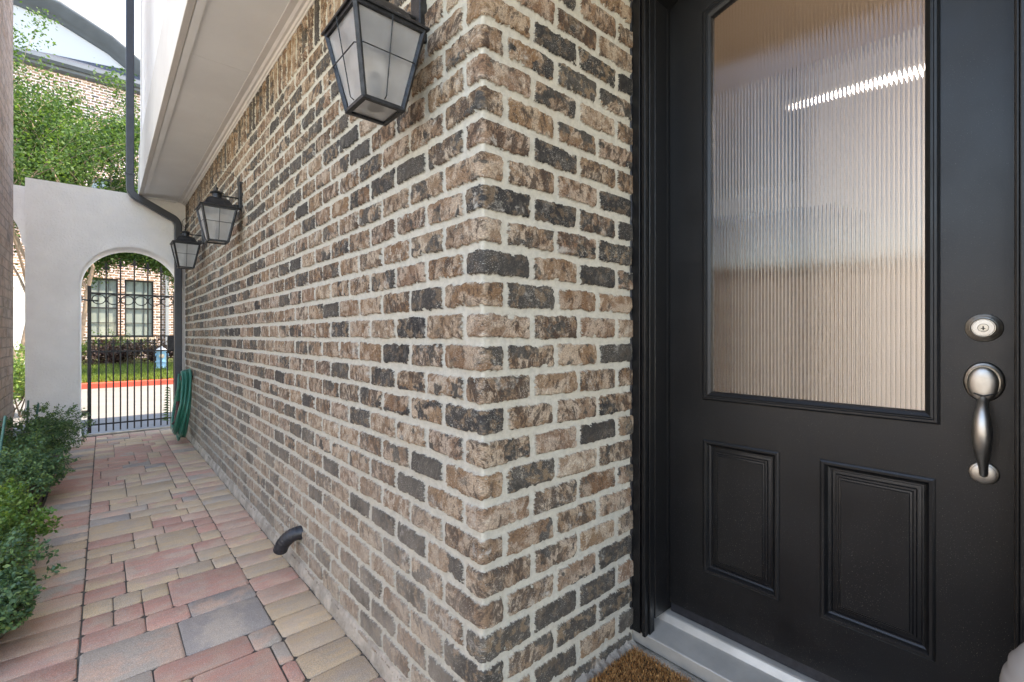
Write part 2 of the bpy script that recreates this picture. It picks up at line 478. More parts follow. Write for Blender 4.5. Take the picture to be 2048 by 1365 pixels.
def grid(name, P, UV=None):
    n, m = P.shape[:2]
    i, j = np.meshgrid(np.arange(n-1), np.arange(m-1), indexing='ij')
    a = (i*m+j).ravel(); F = np.stack([a, a+m, a+m+1, a+1], 1)
    return np_mesh(name, P.reshape(-1, 3), F, None if UV is None else UV.reshape(-1, 2))
def uv_quads(name, quads):
    """quads: list of (4 points, 4 uvs)"""
    V = []; U = []; F = []
    for pts, uvs in quads:
        o = len(V); V += pts; U += uvs; F.append((o, o+1, o+2, o+3))
    return np_mesh(name, V, F, U)

# ------------------------------------------------------------------ ground, street, path
g0 = MB()
g0.add([(-60, -40, -.06), (60, -40, -.06), (60, 14.5, -.06), (-60, 14.5, -.06)], [(0, 1, 2, 3)])
g0.add([(-60, 14.5, -.06), (60, 14.5, -.06), (60, 160, -.06), (-60, 160, -.06)], [(0, 1, 2, 3)])
tag(obj('ground', g0, 'concrete'), kind='structure')
st = MB().box(-30, 30, 7.74, 14.48, -.05, 0.0)
tag(obj('street', st, 'concrete'), kind='structure')
kb = MB().box(-30, 30, 14.48, 14.66, -.05, .13)
tag(obj('kerb', kb, 'curbred', bevel=.02), kind='structure')

rnd = random.Random(11)
TAN = (.50, .345, .205); TAN2 = (.47, .335, .22); RED = (.46, .225, .160); RED2 = (.46, .265, .185); GRY = (.27, .225, .19); GRY2 = (.38, .30, .23); PNK = (.47, .30, .21)
pav = MB(); ca = []; cb = []
def paver(x0, x1, y0, y1, kind=None, gap=.0020):
    x0 += gap*rnd.uniform(.5, 1.2); x1 -= gap*rnd.uniform(.5, 1.2); y0 += gap*rnd.uniform(.5, 1.2); y1 -= gap*rnd.uniform(.5, 1.2)
    k = kind or rnd.choices('trgx', (.42, .34, .08, .16))[0]
    a, b = {'t': (TAN, TAN2), 'r': (RED, RED2), 'g': (GRY, GRY2), 'x': (PNK, rnd.choice((GRY2, TAN, RED2)))}[k]
    if rnd.random() < .35: b = rnd.choice((TAN2, RED2, GRY2, PNK))
    f = rnd.uniform(1.1, 1.33); a = tuple(c*f for c in a); b = tuple(c*f for c in b)
    dz = rnd.uniform(-.0010, .0010); cr = rnd.uniform(.006, .014)
    def ring(ins, z, c):
        X0, X1, Y0, Y1 = x0+ins, x1-ins, y0+ins, y1-ins
        pts = [(X0+c, Y0), (X1-c, Y0), (X1, Y0+c), (X1, Y1-c), (X1-c, Y1), (X0+c, Y1), (X0, Y1-c), (X0, Y0+c)]
        return [(x+rnd.uniform(-.0018, .0018), y+rnd.uniform(-.0018, .0018), z+(rnd.uniform(-.0006, .0006) if z > -.02 else 0)) for x, y in pts]
    r = [ring(0, -.03, cr), ring(0, -.0055, cr), ring(.0014, -.0018+dz, cr), ring(.0045, dz, cr)]
    fs = []
    for q in range(3):
        for j in range(8): fs.append((q*8+j, q*8+(j+1) % 8, (q+1)*8+(j+1) % 8, (q+1)*8+j))
    fs.append(tuple(range(24, 32)))
    pav.add(sum(r, []), fs)
    ca.extend([(*a, 1)]*len(fs)); cb.extend([(*b, 1)]*len(fs))
y = .3
while y < 7.6:                                           # header borders
    kinds = {1: None}
    if y + .152 > 7.62: break
    paver(-.325, -.072, y, y+.152, rnd.choices('rtgx', (.5, .14, .12, .24))[0])
    y += .152
y = .36
while y + .152 < 7.66:
    paver(.545, .752, y, y+.152, rnd.choices('trgx', (.5, .2, .12, .18))[0])
    y += .152
NC, RH = 12, .1435; CW = (.545+.070)/NC; Y0 = .58; NR = int((7.62-Y0)/RH)
occ = np.zeros((NC, NR), bool)
def place(c, r_, w_, h_, kind=None):
    occ[c:c+w_, r_:r_+h_] = True
    paver(-.070+c*CW, -.070+(c+w_)*CW, Y0+r_*RH, Y0+(r_+h_)*RH, kind)
for c, Yn, w_, h_, kd in ((6, 2.158, 6, 2, 'g'), (6, 2.60, 6, 2, 'r'), (3, 3.09, 6, 2, 'r'), (0, 3.7, 6, 2, 't'), (6, 1.75, 5, 2, 'r'), (4, 4.6, 6, 2, 't'), (1, 5.35, 6, 2, 'x')):
    r_ = round((Yn-Y0)/RH); place(c, r_, w_, h_, kd)
for r_ in range(NR):
    for c in range(NC):
        if occ[c, r_]: continue
        run = 0
        while c+run < NC and not occ[c+run, r_]: run += 1
        opts = [(4, 1, 5), (3, 1, 4), (2, 1, 3), (6, 2, .5), (4, 2, 1.0), (5, 1, 2), (6, 1, 1)]
        ok = []
        for (w_, h_, wt) in opts:
            if w_ <= run and r_+h_ <= NR and not occ[c:c+w_, r_:r_+h_].any() and (run-w_ != 1): ok.append((w_, h_, wt))
        if not ok: ok = [(run, 1, 1)]
        w_, h_, _ = rnd.choices(ok, [q[2] for q in ok])[0]
        place(c, r_, w_, h_)
po = obj('path', pav, 'paver', smooth=True)
for nm, arr in (('ca', ca), ('cb', cb)):
    a = po.data.attributes.new(nm, 'FLOAT_COLOR', 'FACE'); a.data.foreach_set('color', np.array(arr, dtype=np.float32).ravel())
tag(po, kind='structure')
tag(obj('path_bed', MB().box(-.335, A, -.5, 7.735, -.05, -.0048), 'joint'), kind='structure')
tag(obj('garden_bed', MB().box(-3.2, -.352, -.5, 7.735, -.055, .015), 'soil'), kind='structure')
ed = [(-.345 + .008*math.sin(yy*2.1)+.004*math.sin(yy*7), yy, .026+.006*math.sin(yy*5)) for yy in np.linspace(.3, 7.3, 80)]
tag(obj('garden_edging', MB().sweep(ed, [(-.045, -.006), (.018, -.006), (.018, .006), (-.045, .006)]), 'edging', smooth=True), 'rusty bent strip edging between the shrub bed and the pavers', 'edging')
tag(obj('path_end_kerb', MB().box(-.9, .9, 7.665, 7.735, -.03, .012), 'plinth', bevel=.006), kind='structure')

# ------------------------------------------------------------------ the brick house
house = thing('brick_house', (A, 1, 0), 'brown and charcoal brick house with pale mortar, overhanging upper floor and black front door', 'house')
# front skin with real relief: one sheet bent round the corner
us = []
u = -6.06
while u < -.012:
    us.append(u); u += min(.016, .0040*(1+abs(u))**1.25)
us += [-.010, -.0075, -.005, -.0025, 0, .0025, .005, .0075, .010]
us += list(np.arange(.014, .70, .0042))
us = np.array(us)
zs = np.concatenate([np.arange(.045, 2.16, .0048), np.arange(2.16, 2.885, .0075)])
rc = .010
Px = np.empty(len(us)); Py = np.empty(len(us))
for i, uu in enumerate(us):
    L = rc*math.pi/4
    if uu < -L: Px[i] = A; Py[i] = 1+rc-(uu+L)
    elif uu > L: Px[i] = A+rc+(uu-L); Py[i] = 1.0
    else:
        th = (uu+L)/rc; Px[i] = A+rc-rc*math.cos(th); Py[i] = 1+rc-rc*math.sin(th)
U, Z = np.meshgrid(us, zs, indexing='ij')
P = np.stack([np.repeat(Px[:, None], len(zs), 1), np.repeat(Py[:, None], len(zs), 1), Z], 2)
wall = obj('wall', grid('wall', P, np.stack([U, Z], 2)), 'brick', house, smooth='all')
# plain core behind the skin (keeps light out) and end wall
def core_wall():
    q = []
    def quad(a, b, z0, z1):
        l = math.dist(a, b); q.append(([(a[0], a[1], z0), (b[0], b[1], z0), (b[0], b[1], z1), (a[0], a[1], z1)], [(0, z0), (l, z0), (l, z1), (0, z1)]))
    quad((6.2, 7.06), (A+.03, 7.06), 0, 2.86); quad((A+.03, 7.06), (A+.03, 1.03), 0, 2.86); quad((A+.03, 1.03), (1.6, 1.03), 0, 2.86)
    quad((6.2, -4), (6.2, 7.06), 0, 2.86); quad((1.68, -4), (6.2, -4), 0, 2.86)
    quad((1.47, -.055), (1.47, -4), .1, 2.86)
    return q
obj('rear_wall', uv_quads('rear_wall', core_wall()), 'brick_far', house)
# rough mortar plinth at the foot
rr = np.random.RandomState(3)
def foot(path, nrm, n, z_top, wd, name, z_base=0.0):
    L = np.linspace(0, 1, n); a, b = np.array(path[0]), np.array(path[1])
    prof = [(wd, z_base-.03), (wd*.96, z_base+.012), (wd*.75, z_top*.55+z_base*.45), (wd*.45, z_top*.88), (.004, z_top), (-.02, z_top+.006)]
    Pn = np.empty((n, len(prof), 3))
    for i, t in enumerate(L):
        c = a+(b-a)*t; w1 = 1+.35*math.sin(t*37+1)*math.sin(t*91)*.6
        for j, (o_, z_) in enumerate(prof):
            jt = rr.uniform(-.0025, .0025)
            Pn[i, j] = (c[0]+nrm[0]*(o_*w1+jt), c[1]+nrm[1]*(o_*w1+jt), z_+rr.uniform(-.002, .002)*(j > 0)+(w1-1)*.02*(j > 1))
    if name == 'plinth': return obj(name, grid(name, Pn), 'plinth', house, smooth='all')
    return obj(name, grid(name, Pn), 'plinth', house, smooth='all')
foot(((A, 7.05), (A, .985)), (-1, 0), 900, .062, .018, 'plinth')
foot(((A-.015, 1.0), (1.452, 1.0)), (0, -1), 160, .128, .030, 'plinth', .09)
# porch slab
obj('porch_slab', MB().box(A+.012, 1.60, -3, 1.02, -.04, .098), 'plinth', house, bevel=.006)

# upper floor, soffit, boards
XO, ZS = .306, 2.868
up = MB()
up.box(XO+.022, 6.2, -4, 7.06, 3.16, 7.2) if False else None
for q in ([(XO+.02, -2.2, 3.10), (XO+.02, 7.05, 3.10), (XO+.02, 7.05, 7.2), (XO+.02, -2.2, 7.2)],
          [(XO+.02, 7.05, 2.9), (6.2, 7.05, 2.9), (6.2, 7.05, 7.2), (XO+.02, 7.05, 7.2)],
          [(XO+.02, -2.2, 2.9), (6.2, -2.2, 2.9), (6.2, -2.2, 7.2), (XO+.02, -2.2, 7.2)],
          [(6.2, -2.2, 2.8), (6.2, 7.05, 2.8), (6.2, 7.05, 7.2), (6.2, -2.2, 7.2)]):
    up.add(q, [(0, 1, 2, 3)])
obj('upper_wall', up, 'stucco', house)
obj('fascia', MB().box(XO, XO+.034, -2.2, 7.06, ZS-.012, 3.146), 'paint_white', house, bevel=.003)
obj('fascia', MB().box(XO+.006, XO+.034, -2.2, 7.06, 3.152, 3.435), 'paint_white', house, bevel=.003)
sm = MB()
ys = [-2.2, -1.6, .85, 3.28, 5.72, 7.055]
for a_, b_ in zip(ys[:-1], ys[1:]): sm.box(XO+.035, 1.70, a_+.0012, b_-.0012, ZS, ZS+.02)
obj('soffit', sm, 'soffit', house)
obj('soffit_bead', MB().box(XO+.036, XO+.075, -2.2, 7.02, ZS-.010, ZS-.001), 'soffit', house, bevel=.003)
obj('soffit_bead', MB().box(XO+.077, A-.10, 6.985, 7.03, ZS-.016, ZS-.001), 'soffit', house, bevel=.004)
crown = [(A+.02, 2.828), (A-.012, 2.828), (A-.014, 2.836), (A-.022, 2.838), (A-.028, 2.848), (A-.040, 2.850), (A-.052, 2.860), (A-.082, 2.863), (A-.084, ZS-.001), (A+.02, ZS-.001)]
obj('crown_trim', MB().prism(crown, 'y', .92, 7.03), 'trim_white', house, bevel=.0012, seg=1)
obj('roof', MB().box(XO-.25, 6.4, -2.4, 7.25, 7.2, 7.35), 'shingle', house)

# downspout on the house corner
sp_path = [(.228, 6.915, 7.2), (.228, 6.915, 5), (.228, 6.915, 2.98)]
for t in np.linspace(0, 1, 10)[1:]:
    a_ = t*R(72); sp_path.append((.228+.13*(1-math.cos(a_)), 6.915, 2.93-.13*math.sin(a_)))
e_ = sp_path[-1]
sp_path += [(.60, 6.925, 2.655)]
for t in np.linspace(0, 1, 8)[1:]:
    a_ = R(18)+t*R(72); sp_path.append((.60+.115*(math.sin(a_)-math.sin(R(18))), 6.925, 2.655-.115*(math.cos(R(18))-math.cos(a_))))
xe = sp_path[-1][0]
sp_path += [(xe, 6.925, 2.4), (xe, 6.925, 1.2), (xe, 6.925, .03)]
rg = [(.030, -.037), (.038, -.030), (.038, .030), (.030, .037), (-.030, .037), (-.038, .030), (-.038, -.030), (-.030, -.037)]
obj('downspout', MB().sweep(sp_path, rg, up=(0, 1, 0)), 'spout', house, smooth=True)
bk = MB().box(.184, .272, 6.872, 6.958, 3.06, 3.085)
obj('downspout_strap', bk, 'spout', house, bevel=.003)

# ---- door frame (black) with arched head, both sides
def arc(y0, y1, zs_, sag, n=20):
    c = (y0+y1)/2; hw = (y1-y0)/2
    r_ = (hw*hw+sag*sag)/(2*sag)
    th = math.asin(hw/r_)
    return [(c+r_*math.sin(-th+2*th*k/n), zs_-(r_-sag)+r_*math.cos(-th+2*th*k/n)) for k in range(n+1)]
DY0, DY1, DZ0, DZ1 = .047, .924, .228, 2.44
def frame_ring(name, x0, x1, y0, y1, yo0, yo1, ztop, zo, sag, zb, bev=.002):
    """frame between the inner arch line and the outer one, from x0 to x1"""
    ins = [(y0, zb)] + arc(y0, y1, ztop, sag) + [(y1, zb)]
    out = [(yo0, zb)] + arc(yo0, yo1, zo, sag) + [(yo1, zb)]
    mb = MB(); n = len(ins)
    vs = [(x0, *p) for p in ins] + [(x0, *p) for p in out] + [(x1, *p) for p in ins] + [(x1, *p) for p in out]
    fs = []
    for i in range(n-1):
        fs += [(i, i+1, n+i+1, n+i), (2*n+i, 3*n+i, 3*n+i+1, 2*n+i+1), (i, 2*n+i, 2*n+i+1, i+1), (n+i, n+i+1, 3*n+i+1, 3*n+i)]
    fs += [(0, n, 3*n, 2*n), (n-1, 3*n-1, 4*n-1, 2*n-1)]
    return obj(name, mb.add(vs, fs), 'black', dframe, bevel=bev, smooth=False)
dframe = obj('door_frame', MB().box(1.50, 1.675, .9275, .985, .20, 2.44), 'black', house, bevel=.002)
obj('jamb', MB().box(1.50, 1.675, -.02, .0435, .20, 2.44), 'black', dframe, bevel=.002)
frame_ring('head_jamb', 1.50, 1.675, .0435, .9275, -.02, .992, 2.441, 2.53, .14, 2.44)
# brickmould steps
for (xa, xb, ya, yb) in ((1.455, 1.4995, .962, .998), (1.462, 1.4995, .950, .9615), (1.449, 1.4995, .9365, .9495), (1.470, 1.4995, .930, .936)):
    for (y_a, y_b) in ((ya, yb), (.971-yb, .971-ya)):
        obj('brickmould', MB().box(xa, xb, y_a, y_b, .148, 2.9), 'black', dframe, bevel=.002)
# rough dark sealant beads
bead = [(1.452+rr.uniform(-.002, .002), .9985+rr.uniform(-.003, .002), z_) for z_ in np.linspace(.15, 2.85, 260)]
obj('sealant', MB().tube(bead, .0042, 6), 'pipe', dframe, smooth=True)
obj('door_stop', MB().box(1.578, 1.5935, .9245, .9273, .235, 2.44), 'black', dframe)

# ---- threshold
thr = [(1.462, .107), (1.462, .149), (1.4655, .1515), (1.552, .166), (1.560, .168), (1.572, .190), (1.578, .1925), (1.66, .1925), (1.66, .107)]
to = obj('threshold', MB().prism(thr, 'y', -.3, .999), 'sill_metal', house, bevel=.0012)
swp = obj('door_sweep', MB().box(1.598, 1.632, DY0+.002, DY1-.002, .194, .2275), 'pipe', house, bevel=.002)
obj('step_riser', MB().box(1.50, 1.66, -.3, .999, .06, .1065), 'plinth', house)

# ---- the door
door = None
gy0, gy1, gz0, gz1 = .177, .793, 1.0, 2.362
panels = [(.186, .436, .394, .856), (.551, .793, .394, .856)]
def sheet(x, holes_y, ybounds):
    mb = MB()
    def q(y0, y1, z0, z1): mb.add([(x, y0, z0), (x, y1, z0), (x, y1, z1), (x, y0, z1)], [(0, 1, 2, 3)])
    q(DY0, DY1, DZ0, .394)
    q(DY0, .186, .394, .856); q(.436, .551, .394, .856); q(.793, DY1, .394, .856)
    q(DY0, DY1, .856, gz0)
    q(DY0, gy0, gz0, gz1); q(gy1, DY1, gz0, gz1)
    # arched top rail
    top = arc(DY0, DY1, DZ1, .14, 20); lo = arc(gy0, gy1, gz1, .045, 20)
    pts_t = top; pts_l = lo
    for i in range(20):
        mb.add([(x, *pts_l[i]), (x, *pts_l[i+1]), (x, *pts_t[i+1]), (x, *pts_t[i])], [(0, 1, 2, 3)])
    mb.add([(x, DY0, gz1), (x, *pts_l[0]), (x, *pts_t[0])], [(0, 1, 2)])
    mb.add([(x, *pts_l[-1]), (x, DY1, gz1), (x, *pts_t[-1])], [(0, 1, 2)])
    return mb
mb = sheet(XD, None, None)
mb.add([(XD, DY1, DZ0), (XD+.045, DY1, DZ0), (XD+.045, DY1, DZ1), (XD, DY1, DZ1)], [(0, 1, 2, 3)])
mb.add([(XD, DY0, DZ0), (XD+.045, DY0, DZ0), (XD+.045, DY0, DZ1), (XD, DY0, DZ1)], [(0, 1, 2, 3)])
mb.add([(XD, DY0, DZ0), (XD+.045, DY0, DZ0), (XD+.045, DY1, DZ0), (XD, DY1, DZ0)], [(0, 1, 2, 3)])
back = sheet(XD+.045, None, None)
mb.add(back.v, back.f)
for (a_, b_, c_, d_) in panels:
    x = XD+.045; mb.add([(x, a_, c_), (x, b_, c_), (x, b_, d_), (x, a_, d_)], [(0, 1, 2, 3)])
me = mb
door = obj('door', me, 'black', house)
def ring_profile(mb, y0, y1, z0, z1, prof, x=XD, close=False, sag=None):
    loops = []
    for (ins, dep) in prof:
        if sag is None: pts = [(y0+ins, z0+ins), (y1-ins, z0+ins), (y1-ins, z1-ins), (y0+ins, z1-ins)]
        else: pts = [(y0+ins, z0+ins), (y1-ins, z0+ins)] + arc(y0+ins, y1-ins, z1-ins, sag)[::-1]
        loops.append([(x+dep, *p) for p in pts])
    n = len(loops[0]); fs = []
    for i in range(len(loops)-1):
        for j in range(n): fs.append((i*n+j, i*n+(j+1) % n, (i+1)*n+(j+1) % n, (i+1)*n+j))
    if close: fs.append(tuple(range((len(loops)-1)*n, len(loops)*n)))
    mb.add(sum(loops, []), fs)
pp = [(-.003, .002), (-.002, -.004), (.003, -.0065), (.009, -.0060), (.013, -.001), (.016, .007), (.021, .010), (.024, .0095), (.0265, .014), (.032, .0125), (.0345, .0125), (.0365, .0085), (.0415, .0080), (.0435, .0045), (.048, .0035), (.0495, .001)]
for pz in panels:
    mb = MB(); ring_profile(mb, *pz, pp, close=True); obj('panel', mb, 'black', door, smooth=True, angle=22)
mb = MB()
ring_profile(mb, gy0, gy1, gz0, gz1, [(-.003, .002), (-.002, -.006), (.003, -.0095), (.008, -.0095), (.0105, -.005), (.012, -.0048), (.016, -.0065), (.025, -.001), (.028, .006), (.028, .02)], sag=.045)
obj('glazing_bead', mb, 'black', door, smooth=True, angle=22)
# reeded pane
n_r = 58; seg = 10; Yg0, Yg1 = gy0+.012, gy1-.012
ysg = np.linspace(Yg0, Yg1, n_r*seg+1); ph = (np.arange(n_r*seg+1) % seg)/seg
xf = XD+.012-.0014*np.sin(ph*math.pi)
zz = np.array([gz0+.012, gz1+.04])
mb = MB(); n = len(ysg)
vs = [(xf[i], ysg[i], z_) for i in range(n) for z_ in zz] + [(XD+.018, ysg[0], zz[0]), (XD+.018, ysg[0], zz[1]), (XD+.018, ysg[-1], zz[0]), (XD+.018, ysg[-1], zz[1])]
fs = [(2*i, 2*i+2, 2*i+3, 2*i+1) for i in range(n-1)]
b0_ = 2*n
fs += [(b0_, b0_+1, b0_+3, b0_+2), (0, 1, b0_+1, b0_), (2*n-2, b0_+2, b0_+3, 2*n-1)]
fs += [tuple([b0_]+[b0_+2]+[2*i for i in range(n-1, -1, -1)]), tuple([b0_+1]+[2*i+1 for i in range(n)]+[b0_+3])]
obj('glass_pane', mb.add(vs, fs), 'reed', door, smooth=True, angle=35)

# hardware
DBY = .0965
db = obj('deadbolt', MB().lathe([(.0330, 0), (.0335, .003), (.0322, .0052), (.0290, .0068), (.0283, .0088), (.0262, .0100), (.0255, .0125), (.0235, .0135)], (XD, DBY, 1.242), 'x', 40), 'nickel_dark', door, smooth=True, angle=30)
obj('ring', MB().lathe([(.0235, .0135), (.0235, .019), (.0215, .021), (.0205, .019), (.0195, .019), (.0185, .022), (.001, .0222)], (XD, DBY, 1.242), 'x', 40), 'nickel', door, smooth=True, angle=30)
obj('key_cylinder', MB().lathe([(.0098, .021), (.0098, .0236), (.009, .0242), (.0005, .0242)], (XD, DBY, 1.242), 'x', 24), 'nickel_dark', door, smooth=True, angle=30)
obj('keyhole', MB().box(XD-.0247, XD-.024, DBY-.0012, DBY+.0012, 1.236, 1.246).box(XD-.0247, XD-.024, DBY-.004, DBY+.004, 1.2395, 1.2415), 'keyhole', door)
# handleset: upper escutcheon (egg shaped), grip, lower rose
def egg(mb, c, rw, rh_t, rh_b, prof, n=40):
    o = len(mb.v)
    for (k, h) in prof:
        for i in range(n):
            a_ = 2*math.pi*i/n; cy, cz = math.cos(a_), math.sin(a_)
            mb.v.append((c[0]-h, c[1]+cy*(rw+k), c[2]+cz*((rh_t if cz > 0 else rh_b)+k)))
    for q in range(len(prof)-1):
        for i in range(n): mb.f.append((o+q*n+i, o+q*n+(i+1) % n, o+(q+1)*n+(i+1) % n, o+(q+1)*n+i))
    mb.f.append(tuple(range(o+(len(prof)-1)*n, o+len(prof)*n)))
HZ = 1.113
hs = MB(); egg(hs, (XD, DBY, HZ), .036, .047, .048, [(0, 0), (0, .006), (-.003, .011), (-.0075, .013), (-.009, .0125)])
handle = obj('handle', hs, 'nickel_dark', door, smooth=True, angle=35)
hs2 = MB(); egg(hs2, (XD, DBY+.001, HZ-.002), .0265, .037, .046, [(.001, .0115), (0, .0165), (-.002, .019), (-.007, .0215), (-.016, .0235), (-.025, .024)])
obj('handle_plate', hs2, 'nickel', door, smooth=True, angle=50)
obj('thumb_latch', MB().prism([(DBY-.018, HZ-.028), (DBY-.003, HZ-.035), (DBY-.003, HZ-.041), (DBY+.004, HZ-.041), (DBY+.004, HZ-.035), (DBY+.018, HZ-.028), (DBY+.016, HZ-.0265), (DBY, HZ-.031), (DBY-.016, HZ-.0265)], 'x', XD-.0255, XD-.020), 'keyhole', door, bevel=.0006)
gp = [(XD-.018, DBY, HZ-.040), (XD-.034, DBY, HZ-.047), (XD-.047, DBY, HZ-.058), (XD-.055, DBY, HZ-.075), (XD-.059, DBY, HZ-.098), (XD-.059, DBY, HZ-.125), (XD-.054, DBY, HZ-.150), (XD-.043, DBY, HZ-.172), (XD-.031, DBY, HZ-.190), (XD-.021, DBY, HZ-.205), (XD-.013, DBY, HZ-.217), (XD-.006, DBY, HZ-.226)]
gs = [.62, .60, .66, .86, 1.06, 1.12, 1.0, .80, .62, .52, .52, .55]
obj('grip', MB().tube(gp, .0165, 20, scale=gs), 'nickel', door, smooth='all').modifiers.new('sub', 'SUBSURF').levels = 1
lr = (XD, DBY, .893)
obj('lower_rose', MB().lathe([(.0265, 0), (.027, .004), (.0255, .007), (.0225, .0085)], lr, 'x', 36), 'nickel_dark', door, smooth=True, angle=30)
obj('lower_rose', MB().lathe([(.0225, .0080), (.0215, .0105), (.016, .0125), (.001, .013)], lr, 'x', 36), 'nickel', door, smooth=True, angle=30)
obj('screw', MB().lathe([(.0042, 0), (.0042, .004), (.003, .0052), (.0005, .0053)], (XD-.0125, DBY, .8985), 'x', 16), 'nickel', door, smooth=True, angle=30)

# ---- room behind the glass
rm = MB()
rm.add([(3.5, -2.5, .2), (3.5, 1.42, .2), (3.5, 1.42, 2.98), (3.5, -2.5, 2.98)], [(0, 1, 2, 3)])
rm.add([(3.5, 1.42, .2), (5.6, 1.42, .2), (5.6, 1.42, 2.98), (3.5, 1.42, 2.98)], [(0, 1, 2, 3)])
obj('inner_wall', rm, 'intwhite', house)
rm = MB()
rm.add([(5.6, 1.42, .2), (5.6, 3.6, .2), (5.6, 3.6, 2.98), (5.6, 1.42, 2.98)], [(0, 1, 2, 3)])
rm.add([(1.68, 3.6, .2), (5.6, 3.6, .2), (5.6, 3.6, 2.98), (1.68, 3.6, 2.98)], [(0, 1, 2, 3)])
rm.add([(1.69, 1.0, .2), (1.69, 3.6, .2), (1.69, 3.6, 2.98), (1.69, 1.0, 2.98)], [(0, 1, 2, 3)])
rm.add([(1.69, -2.5, .2), (1.69, -.03, .2), (1.69, -.03, 2.98), (1.69, -2.5, 2.98)], [(0, 1, 2, 3)])
rm.add([(1.69, -2.5, .2), (3.5, -2.5, .2), (3.5, -2.5, 2.98), (1.69, -2.5, 2.98)], [(0, 1, 2, 3)])

rm.add([(1.685, -.03, 2.62), (1.685, 1.0, 2.62), (1.685, 1.0, 2.98), (1.685, -.03, 2.98)], [(0, 1, 2, 3)])
obj('room_shell', rm, 'intwhite', house)
obj('room_ceiling', MB().add([(1.69, -2.5, 2.98), (5.6, -2.5, 2.98), (5.6, 3.6, 2.98), (1.69, 3.6, 2.98)], [(0, 1, 2, 3)]), 'beige', house)
obj('room_floor', MB().box(1.66, 5.6, -2.5, 3.6, .12, .199), 'floorwood', house)
obj('inner_doorway', MB().box(3.46, 3.498, -1.35, -.30, .2, 2.75).box(3.46, 3.498, .62, .70, .2, 2.97), 'cabinet', house, bevel=.006)
cb_ = thing('hall_cabinet', (3.2, 2.2, .2), 'tall dark cabinet seen blurred through the left side of the ribbed door glass', 'cabinet')
obj('cabinet_body', MB().box(3.0, 3.45, 1.05, 3.0, .26, 1.98), 'cabinet', cb_, bevel=.01)
obj('cabinet_base', MB().box(3.03, 3.42, 1.08, 2.97, .2, .2595), 'cabinet', cb_)
for a_ in (1.08, 1.56, 2.04, 2.52): obj('cabinet_door', MB().box(2.982, 2.9995, a_, a_+.44, .32, 1.92), 'cabinet', cb_, bevel=.006)
pl = thing('pendant_light', (2.55, .56, 2.3), 'bright bar lamp glowing behind the ribbed door glass', 'lamp')
obj('diffuser', MB().box(2.545, 2.56, .22, .60, 2.318, 2.333), 'glow', pl, bevel=.004)
obj('housing', MB().box(2.525, 2.575, .21, .67, 2.336, 2.36), 'intwhite', pl, bevel=.004)
obj('rod', MB().tube([(2.55, .40, 2.355), (2.55, .40, 2.979)], .004, 8).tube([(2.55, .55, 2.355), (2.55, .55, 2.979)], .004, 8), 'nickel', pl)
ld = bpy.data.lights.new('room fill', 'AREA'); ld.shape = 'RECTANGLE'; ld.size = 1.2; ld.size_y = 1.6; ld.energy = 10.5; ld.color = (.80, .86, 1)
lo = bpy.data.objects.new('bulb', ld); COL.objects.link(lo); lo.parent = pl; lo.location = (-.05, -2.1, .60)  # added unseen room fill, away from the bar lamp and not its bulb

